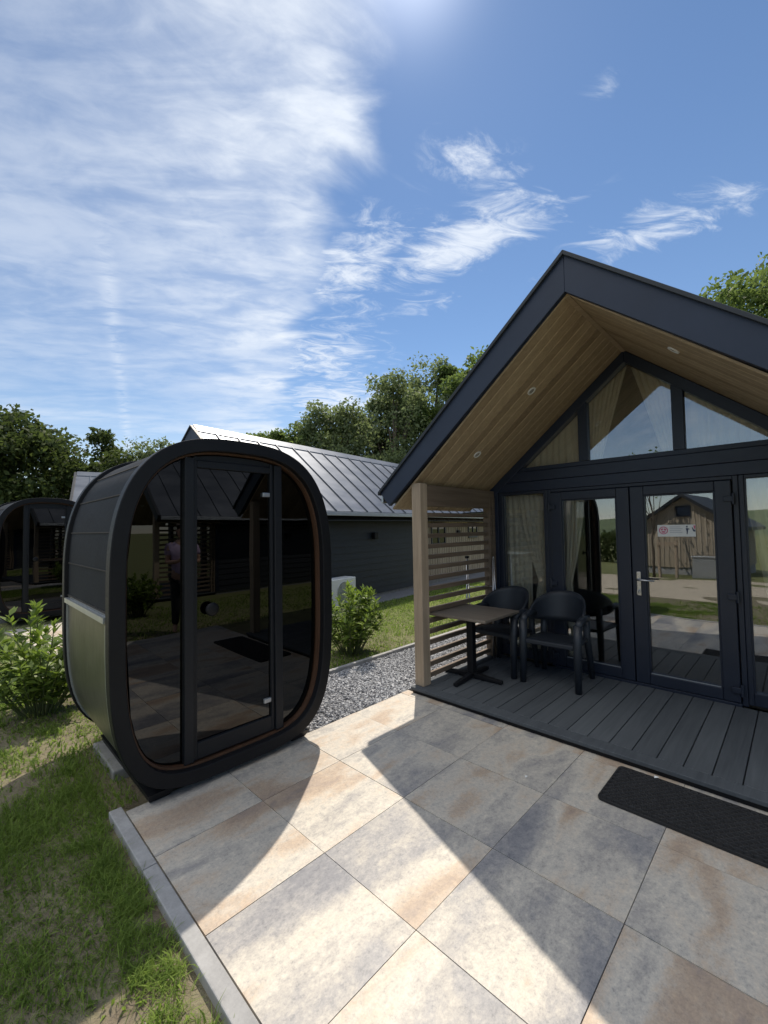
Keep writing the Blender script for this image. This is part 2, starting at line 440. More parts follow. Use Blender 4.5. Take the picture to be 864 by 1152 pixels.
# ------------------------------------------------------------------ mesh helpers
class MB:
    def __init__(s): s.v = []; s.f = []
    def add(s, vs, fs):
        k = len(s.v); s.v += [tuple(p) for p in vs]; s.f += [tuple(i+k for i in f) for f in fs]; return s
    def box(s, x0, x1, y0, y1, z0, z1):
        return s.add([(x0, y0, z0), (x1, y0, z0), (x1, y1, z0), (x0, y1, z0), (x0, y0, z1), (x1, y0, z1), (x1, y1, z1), (x0, y1, z1)],
                     [(0, 3, 2, 1), (4, 5, 6, 7), (0, 1, 5, 4), (1, 2, 6, 5), (2, 3, 7, 6), (3, 0, 4, 7)])
    def hexa(s, lo, hi):
        """lo, hi: four corners each, same winding (counter-clockwise seen from hi)"""
        return s.add(list(lo)+list(hi), [(0, 3, 2, 1), (4, 5, 6, 7), (0, 1, 5, 4), (1, 2, 6, 5), (2, 3, 7, 6), (3, 0, 4, 7)])
    def prism(s, poly, axis, a, b):
        """poly in the two other axes (x,z for axis 1; y,z for axis 0; x,y for axis 2)"""
        def P(p, t):
            return {0: (t, p[0], p[1]), 1: (p[0], t, p[1]), 2: (p[0], p[1], t)}[axis]
        n = len(poly)
        vs = [P(p, a) for p in poly]+[P(p, b) for p in poly]
        fs = [tuple(range(n-1, -1, -1)), tuple(range(n, 2*n))]+[(i, (i+1) % n, n+(i+1) % n, n+i) for i in range(n)]
        return s.add(vs, fs)
    def ring(s, outer, inner, axis, a, b):
        """band between two closed profiles, extruded"""
        def P(p, t):
            return {0: (t, p[0], p[1]), 1: (p[0], t, p[1]), 2: (p[0], p[1], t)}[axis]
        n = len(outer)
        vs = [P(p, a) for p in outer]+[P(p, a) for p in inner]+[P(p, b) for p in outer]+[P(p, b) for p in inner]
        fs = []
        for i in range(n):
            j = (i+1) % n
            fs += [(i, j, n+j, n+i), (2*n+i, 3*n+i, 3*n+j, 2*n+j), (i, 2*n+i, 2*n+j, j), (n+i, n+j, 3*n+j, 3*n+i)]
        return s.add(vs, fs)
    def tube(s, pts, r, n=8, cap=True):
        pts = [Vector(p) for p in pts]
        rs = r if isinstance(r, (list, tuple)) else [r]*len(pts)
        k0 = len(s.v); prev = None
        for i, p in enumerate(pts):
            d = (pts[min(i+1, len(pts)-1)]-pts[max(i-1, 0)]).normalized()
            if prev is None:
                a = Vector((0, 0, 1)) if abs(d.z) < .9 else Vector((1, 0, 0))
                x = d.cross(a).normalized()
            else:
                x = (prev-d*prev.dot(d)).normalized()
            prev = x; y = d.cross(x)
            for j in range(n):
                t = 2*math.pi*j/n
                s.v.append(tuple(p+(x*math.cos(t)+y*math.sin(t))*rs[i]))
        for i in range(len(pts)-1):
            for j in range(n):
                a = k0+i*n+j; b = k0+i*n+(j+1) % n
                s.f.append((a, b, b+n, a+n))
        if cap:
            s.f.append(tuple(k0+j for j in range(n-1, -1, -1)))
            s.f.append(tuple(k0+(len(pts)-1)*n+j for j in range(n)))
        return s
    def lathe(s, prof, c=(0, 0, 0), n=20):
        k0 = len(s.v)
        for (r, z) in prof:
            for j in range(n):
                t = 2*math.pi*j/n
                s.v.append((c[0]+r*math.cos(t), c[1]+r*math.sin(t), c[2]+z))
        for i in range(len(prof)-1):
            for j in range(n):
                a = k0+i*n+j; b = k0+i*n+(j+1) % n
                s.f.append((a, b, b+n, a+n))
        s.f.append(tuple(k0+j for j in range(n-1, -1, -1))); s.f.append(tuple(k0+(len(prof)-1)*n+j for j in range(n)))
        return s
    def xf(s, M):
        s.v = [tuple(M @ Vector(p)) for p in s.v]; return s


def finish(o, name, m, parent=None, bevel=0, smooth=False, seg=2):
    o.data.materials.append(m)
    COL.objects.link(o)
    if parent is not None: o.parent = parent
    if bevel:
        md = o.modifiers.new('bevel', 'BEVEL'); md.width = bevel; md.segments = seg; md.limit_method = 'ANGLE'; md.angle_limit = R(35)
        md.harden_normals = False
    if smooth:
        for p in o.data.polygons: p.use_smooth = True
    return o


def obj(name, mb, m, parent=None, bevel=0, smooth=False, recalc=True, seg=2):
    me = bpy.data.meshes.new(name)
    me.from_pydata(mb.v, [], mb.f)
    if recalc:
        bm = bmesh.new(); bm.from_mesh(me); bmesh.ops.recalc_face_normals(bm, faces=bm.faces); bm.to_mesh(me); bm.free()
    me.update()
    return finish(bpy.data.objects.new(name, me), name, m, parent, bevel, smooth, seg)


def smooth_edges(o):
    bm = bmesh.new(); bm.from_mesh(o.data)
    for e in bm.edges: e.smooth = e.calc_face_angle(0) < R(30)
    bm.to_mesh(o.data); bm.free(); return o


def np_obj(name, V, F, m, parent=None, smooth=False):
    """V (n,3), F (k,4) or (k,3) arrays"""
    me = bpy.data.meshes.new(name)
    k = F.shape[1]
    me.vertices.add(len(V)); me.vertices.foreach_set('co', V.astype(np.float32).ravel())
    me.loops.add(F.size); me.loops.foreach_set('vertex_index', F.astype(np.int32).ravel())
    me.polygons.add(len(F)); me.polygons.foreach_set('loop_start', np.arange(0, F.size, k, dtype=np.int32))
    me.polygons.foreach_set('loop_total', np.full(len(F), k, dtype=np.int32))
    me.update(calc_edges=True)
    return finish(bpy.data.objects.new(name, me), name, m, parent, 0, smooth)


def tag(o, label=None, cat=None, group=None, kind=None):
    if label: o['label'] = label
    if cat: o['category'] = cat
    if group: o['group'] = group
    if kind: o['kind'] = kind
    return o


def thing(name, label, cat, loc=(0, 0, 0), rz=0, group=None):
    o = bpy.data.objects.new(name, None); COL.objects.link(o)
    o.empty_display_size = .2
    o.location = loc; o.rotation_euler = (0, 0, rz)
    return tag(o, label, cat, group)


def copy_tree(o, parent=None, keep=None):
    c = o.copy(); COL.objects.link(c)
    if parent is not None: c.parent = parent
    for ch in list(o.children):
        if keep is None or keep(ch): copy_tree(ch, c, keep)
    return c


def leaves(C, D, Nn, Ln, Wd):
    """folded pointed leaves: C base points, D directions, Nn normals, lengths, widths -> V, F (quads)"""
    D = D/np.linalg.norm(D, axis=1, keepdims=True)
    S = np.cross(D, Nn); S /= (np.linalg.norm(S, axis=1, keepdims=True)+1e-9)
    U = np.cross(S, D)
    Ln = Ln[:, None]; Wd = Wd[:, None]
    b = C; t = C+D*Ln-U*Ln*.10
    l = C+D*Ln*.45+S*Wd*.5+U*Wd*.12; r = C+D*Ln*.45-S*Wd*.5+U*Wd*.12
    n = len(C)
    V = np.stack([b, l, t, r], 1).reshape(-1, 3)
    F = np.arange(n*4).reshape(n, 4)
    return V, F


def rnd_dirs(n):
    d = RNG.normal(size=(n, 3)); return d/np.linalg.norm(d, axis=1, keepdims=True)

# ------------------------------------------------------------------ ground and paving
def noise2(x, y):
    return (np.sin(x*1.3+1.7*np.sin(y*.9+.4))+np.sin(y*1.9+1.3*np.sin(x*1.1+2.0))+np.sin((x+y)*3.1+.7)*.6+np.sin((x-y*1.4)*5.3+2)*.4)/3

def in_hard(x, y):
    """paved, gravelled or built over (no grass)"""
    h = (x > -.56) & (x < 3.86) & (y > -.70) & (y < 1.9)
    h |= (x > -1.53) & (x < 3.4) & (y > .72)
    h |= (x > -.62) & (x < 3.4) & (y > 1.8)
    h |= (y < -2.7) & (y > -7.4)
    h |= (x > -1.6) & (x < -.6) & (y > -.5) & (y < .7)
    return h

def to_house(x, y, ox, oy, th):
    dx, dy = x-ox, y-oy
    return dx*math.cos(th)+dy*math.sin(th), -dx*math.sin(th)+dy*math.cos(th)

H1 = (1.172, 1.88, 0.0)
H2 = (-6.06, 1.93, R(7.5))
H3 = (-15.1, 1.62, R(-15))
HR = (9.05, 1.95, R(-1))

def build_ground():
    xs = np.concatenate([-np.geomspace(400, 12, 14), np.arange(-11, 9.01, .25), np.geomspace(10, 400, 14)])
    ys = np.concatenate([-np.geomspace(400, 9, 14), np.arange(-8, 14.01, .25), np.geomspace(15, 400, 14)])
    X, Y = np.meshgrid(xs, ys)
    d = np.hypot(X-1, Y)
    Z = noise2(X*.8, Y*.8)*.018*np.clip(1-d/20, 0, 1)-.022
    Z += np.where((X < -3), .0, 0)
    # falling gently away behind the camera, then rolling
    Z -= np.clip((-Y-9)/40, 0, 1.2)*1.5*np.clip(1, 0, 1)
    flat = (X > -1.7) & (X < 4.1) & (Y > -.55) & (Y < 3)
    Z = np.where(flat, -.07, Z)
    Z -= .35*((Y < -2.6) & (Y > -7.5) & (X > -60) & (X < 60))*0
    n, k = len(ys), len(xs)
    idx = np.arange(n*k).reshape(n, k)
    F = np.stack([idx[:-1, :-1], idx[:-1, 1:], idx[1:, 1:], idx[1:, :-1]], -1).reshape(-1, 4)
    o = np_obj('ground', np.stack([X, Y, Z], -1).reshape(-1, 3), F, MAT['ground'], None, True)
    tag(o, kind='structure')
    # far rolling farmland seen in the window reflections
    x = np.linspace(-420, 420, 60); y = np.linspace(-520, -70, 30)
    X, Y = np.meshgrid(x, y)
    Z = -4+12*np.clip((-Y-90)/320, 0, 1)+3*np.sin(X*.013+1)*np.clip((-Y-90)/200, 0, 1)
    idx = np.arange(X.size).reshape(X.shape)
    F = np.stack([idx[:-1, :-1], idx[:-1, 1:], idx[1:, 1:], idx[1:, :-1]], -1).reshape(-1, 4)
    tag(np_obj('hills', np.stack([X, Y, Z], -1).reshape(-1, 3), F, MAT['hill'], None, True), kind='structure')

build_ground()

def build_patio():
    g = .0017
    mb = MB()
    for i in range(0, 8):
        for j in range(-1, 5):
            x0, x1 = (i-1)*.6, i*.6
            if i == 0: x0 = -.505
            y0, y1 = (j)*.6, (j+1)*.6
            y1 = min(y1, 1.905)
            if i == 7: x1 = 3.85
            if y0 > 1.85: continue
            dz = random.uniform(-.0012, .0012)
            mb.box(x0+g, x1-g, y0+g, y1-g, -.03, dz)
    o = obj('patio', mb, MAT['tile']); tag(o, kind='structure')
    bed = MB().box(-.50, 3.845, -.598, 1.88, -.10, -.006)
    tag(obj('patio_bed', bed, MAT['joint']), kind='structure')
    # concrete edging along the lawn, in lengths of one metre
    k = MB(); x = -.565
    while x < 3.86:
        L = 1.0 if x > -.56 else .62
        k.box(x+.002, min(x+L, 3.88)-.002, -.672, -.606, -.14, .008+random.uniform(-.003, .003)); x += L
    tag(obj('kerb', k, MAT['kerb'], None, .005), kind='structure')
    k = MB(); y = .75
    while y < 14:
        k.box(-1.545, -1.49, y+.002, y+.998, -.12, .022+random.uniform(-.004, .004)); y += 1
    tag(obj('gravel_kerb', k, MAT['kerb'], None, .005), kind='structure')
    tag(obj('gravel_bed', MB().box(-1.49, -.52, .6, 14, -.12, -.022), MAT['gravel_bed']), kind='structure')
    # far side of the drive, visible only as a reflection
    tag(obj('gravel_road', MB().box(-60, 60, -7.2, -2.9, -.2, -.018), MAT['road']), kind='structure')

build_patio()

def chips(name, n, x0, x1, y0, y1, z, s0, s1, m, dens=None):
    ico = np.array([(0, 0, 1), (.89, 0, .45), (.28, .85, .45), (-.72, .53, .45), (-.72, -.53, .45), (.28, -.85, .45),
                    (.72, .53, -.45), (-.28, .85, -.45), (-.89, 0, -.45), (-.28, -.85, -.45), (.72, -.53, -.45), (0, 0, -1)])
    fi = np.array([(0, 1, 2), (0, 2, 3), (0, 3, 4), (0, 4, 5), (0, 5, 1), (1, 6, 2), (2, 7, 3), (3, 8, 4), (4, 9, 5), (5, 10, 1),
                   (1, 10, 6), (2, 6, 7), (3, 7, 8), (4, 8, 9), (5, 9, 10)])
    P = np.stack([RNG.uniform(x0, x1, n), RNG.uniform(y0, y1, n), np.full(n, z)], 1)
    if dens is not None:
        P = P[dens(P[:, 0], P[:, 1])]; n = len(P)
    P[:, 2] += RNG.uniform(-.004, .008, n)
    S = RNG.uniform(s0, s1, n)[:, None]*RNG.uniform(.5, 1.15, (n, 3)); S[:, 2] *= .65
    V = ico[None]*S[:, None]*(1+RNG.uniform(-.22, .22, (n, 12, 1)))
    a = RNG.uniform(0, 6.28, n); ca, sa = np.cos(a)[:, None], np.sin(a)[:, None]
    V = np.stack([V[..., 0]*ca-V[..., 1]*sa, V[..., 0]*sa+V[..., 1]*ca, V[..., 2]+.3*V[..., 0]*(RNG.uniform(-1, 1, n)[:, None])], -1)+P[:, None]
    F = (fi[None]+(np.arange(n)*12)[:, None, None]).reshape(-1, 3)
    return np_obj(name, V.reshape(-1, 3), F, m)

tag(chips('gravel', 24000, -1.48, -.53, .62, 4.6, -.017, .006, .0155, MAT['chip']),
    'loose grey slate chippings between the patio and the lawn edging', 'gravel', kind='stuff')
tag(chips('soil_stones', 170, -4, .9, -3.2, -.75, -.034, .006, .020, MAT['pebble'], lambda x, y: ~in_hard(x, y)),
    'small pale stones scattered in the bare soil of the lawn', 'stones', kind='stuff')


def build_grass():
    Vs, Fs = [], []; off = 0
    def batch(n, x0, x1, y0, y1, h0, h1, w, cover):
        nonlocal off
        x = RNG.uniform(x0, x1, n); y = RNG.uniform(y0, y1, n)
        k = noise2(x*1.6+3, y*1.6)+.55*noise2(x*5.1, y*5.1+1)
        keep = (~in_hard(x, y)) & (k+RNG.normal(0, .28, n) > cover)
        for H in (H1, H2, H3, HR):
            lx, ly = to_house(x, y, *H); keep &= ~((np.abs(lx) < 2.2) & (ly > -.1) & (ly < 14.2))
        lx, ly = to_house(x, y, *H2)
        keep &= ~((lx > -3) & (lx < 2.6) & (ly > -2.6) & (ly < .2))
        x, y = x[keep], y[keep]; n = len(x)
        # tussocks: pull blades together
        cl = np.round(np.stack([x, y], 1)/.045+RNG.normal(0, .25, (n, 2)))*.045
        pull = RNG.uniform(0, .7, n)[:, None]
        xy = np.stack([x, y], 1)*(1-pull)+cl*pull
        a = RNG.uniform(0, 6.28, n); lean = RNG.uniform(.1, .95, n)
        h = RNG.uniform(h0, h1, n)*(0.75+.5*np.clip(noise2(xy[:, 0]*2, xy[:, 1]*2)+.5, 0, 1))
        D = np.stack([np.cos(a)*lean, np.sin(a)*lean, np.ones(n)], 1); D /= np.linalg.norm(D, axis=1)[:, None]
        S = np.stack([-np.sin(a), np.cos(a), np.zeros(n)], 1)
        z0 = np.where((xy[:, 1] > -8), noise2(xy[:, 0]*.8, xy[:, 1]*.8)*.018-.030, -.045)
        b = np.stack([xy[:, 0], xy[:, 1], z0], 1)
        w_ = (w*RNG.uniform(.6, 1.3, n))[:, None]; h = h[:, None]
        mid = b+D*h*.55; tip = mid+(D*.8+np.stack([np.cos(a)*.7, np.sin(a)*.7, -lean*.5], 1))*h*.5
        V = np.stack([b-S*w_*.5, b+S*w_*.5, mid+S*w_*.42, mid-S*w_*.42, tip+S*w_*.06, tip-S*w_*.06], 1)
        i = np.arange(n)*6+off
        Fs.append(np.stack([i, i+1, i+2, i+3], 1)); Fs.append(np.stack([i+3, i+2, i+4, i+5], 1))
        Vs.append(V.reshape(-1, 3)); off += n*6
    batch(230000, -2.6, 1.3, -3.2, -.66, .018, .058, .0034, .16)
    batch(160000, -6.5, -.6, -3.4, 1.4, .025, .065, .0055, -.1)
    batch(150000, -9.5, -1.5, -2, 9.5, .03, .065, .010, -.9)
    batch(30000, -16, -7, -6, 6, .03, .07, .02, -.9)
    batch(25000, 3.9, 8, -2.6, 8, .03, .065, .014, -.8)
    batch(18000, -6, 6, -2.9, -.7, .03, .06, .010, -.6)
    # rank tufts, thickest against the edging
    for (n, x0, x1, y0, y1) in ((90, -2.4, 1.1, -3.0, -.72), (70, -.6, 1.1, -.86, -.70), (90, -6, -2, -3, 1)):
        cx, cy = RNG.uniform(x0, x1, n), RNG.uniform(y0, y1, n)
        ok = ~in_hard(cx, cy); cx, cy = cx[ok], cy[ok]
        k = 46; x = np.repeat(cx, k)+RNG.normal(0, .022, len(cx)*k); y = np.repeat(cy, k)+RNG.normal(0, .022, len(cx)*k)
        keep = ~((y > -.675) & (x > -.57)); x, y = x[keep], y[keep]; m_ = len(x)
        a = RNG.uniform(0, 6.28, m_); lean = RNG.uniform(.1, 1.3, m_); h = RNG.uniform(.03, .085, m_)[:, None]
        D = np.stack([np.cos(a)*lean, np.sin(a)*lean, np.ones(m_)], 1); D /= np.linalg.norm(D, axis=1)[:, None]
        S = np.stack([-np.sin(a), np.cos(a), np.zeros(m_)], 1); b = np.stack([x, y, np.full(m_, -.03)], 1)
        w_ = RNG.uniform(.0022, .0048, m_)[:, None]
        mid = b+D*h*.55; tip = mid+(D*.7+np.stack([np.cos(a)*.9, np.sin(a)*.9, -lean*.6], 1))*h*.5
        V = np.stack([b-S*w_*.5, b+S*w_*.5, mid+S*w_*.42, mid-S*w_*.42, tip+S*w_*.06, tip-S*w_*.06], 1)
        i = np.arange(m_)*6+off
        Fs.append(np.stack([i, i+1, i+2, i+3], 1)); Fs.append(np.stack([i+3, i+2, i+4, i+5], 1)); Vs.append(V.reshape(-1, 3)); off += m_*6
    o = np_obj('grass', np.concatenate(Vs), np.concatenate(Fs), MAT['grass'])
    tag(o, 'patchy green lawn grass around the cabins and sauna pods', 'grass', kind='stuff')

build_grass()

# ------------------------------------------------------------------ cabin
K = .84                                  # roof slope
WX, WY = 1.592, 1.52                     # half width, depth of the porch
LEN = 13.0
SPLIT = 5.45                             # side wall turns from dark cladding to pale boards here
DZ = .062                                # deck level
def zo(x): return 3.68-K*abs(x)          # outer roof line
def zu(x): return 3.39-K*abs(x)          # fascia underside
def zs(x): return 3.385-K*abs(x)         # soffit face

def build_cabin():
    c = thing('cabin', 'dark anthracite cabin with timber-lined open gable porch beside the paved patio', 'cabin', (H1[0], H1[1], 0), H1[2], 'gabled holiday cabins in a row')
    # --- fascia: two mitred boards
    for s in (-1, 1):
        poly = [(0, zo(0)), (s*2.0, zo(2.0)), (s*1.872, zu(1.872)+.04), (0, zu(0))]
        if s > 0: poly = poly[::-1]
        obj('fascia', MB().prism(poly, 1, 0, .045), MAT['navy'], c, .004)
        t = MB().prism([(0, zo(0)+.028), (s*2.018, zo(2.018)+.028), (s*2.018, zo(2.018)-.008), (0, zo(0)-.008)], 1, -.022, .05)
        obj('roof_trim', t, MAT['navy_clad'], c, .003)
    # --- roof slopes with standing seams
    for s in (-1, 1):
        mb = MB()
        poly = [(0, zo(0)+.01), (s*2.02, zo(2.02)+.01), (s*2.0, zo(2.0)-.05), (0, zo(0)-.05)]
        mb.prism(poly, 1, .052, LEN+.4)
        y = .45
        while y < LEN+.35:
            p = [(0.02*s, zo(.02)+.004), (s*2.03, zo(2.03)+.004), (s*2.03, zo(2.03)+.044), (s*.02, zo(.02)+.044)]
            mb.prism(p, 1, y-.011, y+.011); y += .5
        obj('roof', mb, MAT['roof'], c)
    obj('ridge_cap', MB().prism([(-.16, zo(.16)+.035), (0, zo(0)+.05), (.16, zo(.16)+.035), (.16, zo(.16)+.012), (0, zo(0)+.024), (-.16, zo(.16)+.012)], 1, .055, LEN+.4), MAT['roof'], c)
    # solid roof filling behind the fascia, so no daylight enters between roof and lining
    for s in (-1, 1):
        poly = [(0, zo(0)-.055), (s*1.985, zo(1.985)-.055), (s*1.865, zs(1.865)+.075), (0, zs(0)+.03)]
        obj('roof_deck', MB().prism(poly, 1, .047, LEN+.38), MAT['dark_wood'], c)
    # --- soffit lining: boards running up the slope
    for s in (-1, 1):
        mb = MB(); y = .047; bw = .1225
        while y < WY-.005:
            y1 = min(y+bw, WY)-.0012
            a, b = 0.003*s, s*1.86
            g = .006
            def P(x, yy, dz): return (x, yy, zs(x)+dz)
            lo = [P(a, y+g, 0), P(b, y+g, 0), P(b, y1-g, 0), P(a, y1-g, 0)]
            hi = [P(a, y, .02), P(b, y, .02), P(b, y1, .02), P(a, y1, .02)]
            mid = [P(a, y, .007), P(b, y, .007), P(b, y1, .007), P(a, y1, .007)]
            v = lo+mid+hi
            f = [(0, 1, 2, 3), (8, 11, 10, 9)]
            for q in (0, 4):
                for i in range(4):
                    j = (i+1) % 4; f.append((q+i, q+4+i, q+4+j, q+j))
            mb.add(v, f); y += bw
        obj('soffit', mb, MAT['soffit'], c)
    obj('ridge_batten', MB().prism([(-.02, zs(.02)-.004), (.02, zs(.02)-.004), (.0, zs(0)+.01)], 1, .05, WY), MAT['soffit'], c)
    # gutters
    for s in (-1, 1):
        poly = [(s*2.004, zo(2.03)+.004), (s*2.036, zo(2.03)+.004), (s*2.036, zo(2.03)-.075), (s*2.004, zo(2.03)-.075)]
        obj('eave_trim', MB().prism(poly, 1, .051, LEN+.4), MAT['zinc'], c, .004)
        # eave underside outside the wall
        obj('eave_board', MB().box(min(s*1.60, s*1.98), max(s*1.60, s*1.98), WY, LEN+.3, 1.80, 1.815), MAT['navy_clad'], c)
    # --- side walls: lapped dark cladding, then pale vertical boards
    for s in (-1, 1):
        mb = MB(); z = .06
        while z < 2.02:
            p = [(s*(WX+.004), z), (s*(WX-.012), z+.146), (s*(WX-.09), z+.146), (s*(WX-.09), z)]
            mb.prism(p, 1, WY, SPLIT); z += .146
        obj('side_wall', mb, MAT['navy_clad'], c)
        mb = MB(); y = SPLIT+.004
        while y < LEN:
            x0, x1 = sorted((s*(WX-.09), s*WX)); mb.box(x0, x1, y, y+.142, .12, 2.05)
            x0, x1 = sorted((s*WX, s*(WX+.018))); mb.box(x0, x1, y+.118, y+.168, .12, 2.05)
            y += .146
        obj('board_wall', mb, MAT['vert_wood'], c)
        x0, x1 = sorted((s*(WX-.1), s*(WX-.02)))
        obj('plinth', MB().box(x0, x1, WY, LEN, -.15, .10), MAT['slab'], c)
        # windows in the pale side wall
        for (ya, yb, za, zb) in ((6.35, 7.2, 1.10, 1.76), (8.8, 9.5, 1.25, 1.76)):
            w = MB()
            xa, xb = sorted((s*(WX+.02), s*(WX+.05)))
            w.box(xa, xb, ya, yb, za, za+.06); w.box(xa, xb, ya, yb, zb-.06, zb)
            for yy in (ya, (ya+yb)/2-.025, yb-.05): w.box(xa, xb, yy, yy+.05, za+.06, zb-.06)
            o = obj('window', w, MAT['frame'], c, .004)
            xa, xb = sorted((s*(WX+.021), s*(WX+.028)))
            obj('pane', MB().box(xa, xb, ya+.05, yb-.05, za+.06, zb-.06), MAT['pod_glass'], o)
        xa, xb = sorted((s*(WX+.019), s*(WX+.09)))
        obj('wall_vent', MB().box(xa, xb, 7.95, 8.12, 1.36, 1.52), MAT['black'], c, .01)
        xa, xb = sorted((s*(WX-.004), s*(WX+.10)))
        obj('wall_lamp', MB().box(xa, xb, 3.62, 3.76, 1.37, 1.53), MAT['black'], c, .015)
    # --- rear gable
    obj('rear_wall', MB().prism([(-WX, .06), (WX, .06), (WX, zs(WX)), (0, zs(0)), (-WX, zs(WX))], 1, LEN-.1, LEN), MAT['vert_wood'], c)
    # --- front wall at y = WY
    fr = MAT['frame']; yb = WY+.09
    for s in (-1, 1):
        x0, x1 = sorted((s*1.452, s*(WX+.006)))
        obj('corner_board', MB().box(x0, x1, WY-.012, yb, DZ, zs(WX)+.03), MAT['navy'], c, .004)
    b = MB().box(-1.45, 1.45, WY-.006, yb, 2.035, 2.145).box(-1.45, 1.45, WY-.016, yb, 2.148, 2.262).box(-1.30, 1.30, WY+.002, yb, 2.265, 2.312)
    obj('lintel', b, MAT['navy'], c, .004)
    # gable frame: two raked members and two mullions
    for s in (-1, 1):
        x1 = 1.58
        poly = [(0, zs(0)-.004), (s*x1, zs(x1)-.004), (s*x1, zs(x1)-.125), (0, zs(0)-.125)]
        obj('raked_frame', MB().prism(poly, 1, WY-.02, yb), MAT['navy'], c, .005)
        xm = .427*s
        obj('mullion', MB().box(xm-.048, xm+.048, WY-.008, yb, 2.312, zs(.427)-.09), MAT['navy'], c, .005)
        # fillets either side between lintel and raked member
        poly = [(s*1.30, 2.262), (s*1.46, 2.262), (s*1.46, zs(1.46)-.12), (s*1.30, zs(1.30)-.12)]
        x0 = (zs(0)-.125-2.312)/K
        # pane of the side triangle
        poly = [(s*.475, 2.312), (s*x0, 2.312), (s*.475, zs(.475)-.125)]
        obj('gable_pane', MB().prism(poly, 1, WY+.03, WY+.036), MAT['glass'], c)
    obj('gable_pane', MB().prism([(-.38, 2.312), (.38, 2.312), (.38, zs(.38)-.125), (0, zs(0)-.125), (-.38, zs(.38)-.125)], 1, WY+.03, WY+.036), MAT['glass'], c)
    # --- side windows
    for s in (-1, 1):
        def X(a, b): return sorted((s*a, s*b))
        w = MB()
        w.box(*X(.838, .875), WY-.002, yb, DZ+.02, 2.033); w.box(*X(1.394, 1.450), WY-.002, yb, DZ+.02, 2.033)
        w.box(*X(.875, 1.394), WY-.002, yb, 2.000, 2.033); w.box(*X(.875, 1.394), WY-.002, yb, DZ+.02, .19)
        o = obj('window', w, fr, c, .006)
        obj('pane', MB().box(*X(.872, 1.397), WY+.035, WY+.041, .185, 2.003), MAT['glass'], o)
        bead = MB()
        for (a, b, z0, z1) in ((.875, .887, .19, 2.0), (1.382, 1.394, .19, 2.0)): bead.box(*X(a, b), WY+.012, WY+.034, z0, z1)
        obj('bead', bead, MAT['frame'], o)
    # --- double door
    fo = MB()
    for s in (-1, 1): fo.box(*sorted((s*.797, s*.836)), WY-.004, yb, DZ, 2.033)
    fo.box(-.797, .797, WY-.003, yb, 1.998, 2.033)
    obj('door_frame', fo, fr, c, .005)
    obj('threshold', MB().box(-.797, .797, WY-.03, yb, DZ-.01, DZ+.022), MAT['frame'], c, .004)
    for s in (-1, 1):
        def X(a, b): return sorted((s*a, s*b))
        d = MB(); y0, y1 = WY-.028, WY+.05
        za, zb = DZ+.026, 1.994
        d.box(*X(.004, .122), y0, y1, za, zb); d.box(*X(.672, .790), y0, y1, za, zb)
        d.box(*X(.122, .672), y0, y1, 1.905, zb); d.box(*X(.122, .672), y0, y1, za, .190)
        o = obj('door', d, fr, c, .007)
        if s > 0: tag(o, 'right door leaf with chrome handle and white notice sticker')
        obj('pane', MB().box(*X(.118, .676), y0+.034, y0+.040, .186, 1.909), MAT['glass'], o)
        bd = MB()
        bd.box(*X(.1225, .134), y0+.012, y0+.033, .192, 1.903); bd.box(*X(.660, .6715), y0+.012, y0+.033, .192, 1.903)
        bd.box(*X(.1345, .6595), y0+.012, y0+.033, .192, .203); bd.box(*X(.1345, .6595), y0+.012, y0+.033, 1.892, 1.903)
        obj('bead', bd, fr, o)
        obj('drip_rail', MB().box(*X(.1345, .6595), y0+.004, y0+.011, .191, .199), MAT['zinc'], o)
        for zc in (1.83, .985, .20):
            h = MB().box(*X(.735, .80), y0-.024, y0-.001, zc-.024, zc+.024).tube([(s*.803, y0-.016, zc-.05), (s*.803, y0-.016, zc+.05)], .012, 10)
            obj('hinge', h, fr, o, .004)
        if s > 0:
            obj('handle_plate', MB().box(.042, .078, y0-.012, y0-.001, .93, 1.16), MAT['steel'], o, .004)
            hb = MB().tube([(.06, y0-.01, 1.085), (.06, y0-.05, 1.085), (.075, y0-.058, 1.085), (.20, y0-.058, 1.083)], [.011, .011, .010, .0085], 10)
            obj('handle', hb, MAT['steel'], o, 0, True)
            obj('lock', MB().tube([(.06, y0-.011, .975), (.06, y0-.022, .975)], .014, 12), MAT['steel'], o)
            obj('key', MB().tube([(.06, y0-.02, .975), (.06, y0-.05, .973)], .004, 8).box(.056, .064, y0-.07, y0-.045, .955, .985), MAT['steel'], o)
            # white notice with a pink round emblem, lines of small print and two little dark figures
            ys = y0+.0335
            st = obj('notice', MB().box(.226, .524, ys-.003, ys, 1.502, 1.612), MAT['white'], o)
            em = MB(); cx, cz = .275, 1.560
            def disc_ring(ra, rb, n=28):
                po = [(cx+ra*math.cos(2*math.pi*i/n), cz+ra*math.sin(2*math.pi*i/n)) for i in range(n)]
                pi = [(cx+rb*math.cos(2*math.pi*i/n), cz+rb*math.sin(2*math.pi*i/n)) for i in range(n)]
                em.ring(po, pi, 1, ys-.006, ys-.0032)
            disc_ring(.036, .029)
            em.prism([(cx-.022, cz+.012), (cx-.004, cz+.020), (cx-.004, cz+.006), (cx-.02, cz-.002)], 1, ys-.006, ys-.0032)
            em.prism([(cx+.004, cz+.020), (cx+.022, cz+.012), (cx+.018, cz-.004), (cx+.004, cz+.004)], 1, ys-.006, ys-.0032)
            em.prism([(cx-.016, cz-.006), (cx+.016, cz-.008), (cx+.010, cz-.022), (cx-.012, cz-.020)], 1, ys-.006, ys-.0032)
            obj('emblem', em, MAT['sticker_red'], o)
            ln = MB()
            for q, (za_, wd) in enumerate(((1.592, .085), (1.575, .10), (1.558, .09), (1.541, .10))):
                ln.box(.325, .325+wd, ys-.005, ys-.0032, za_-.003, za_+.003)
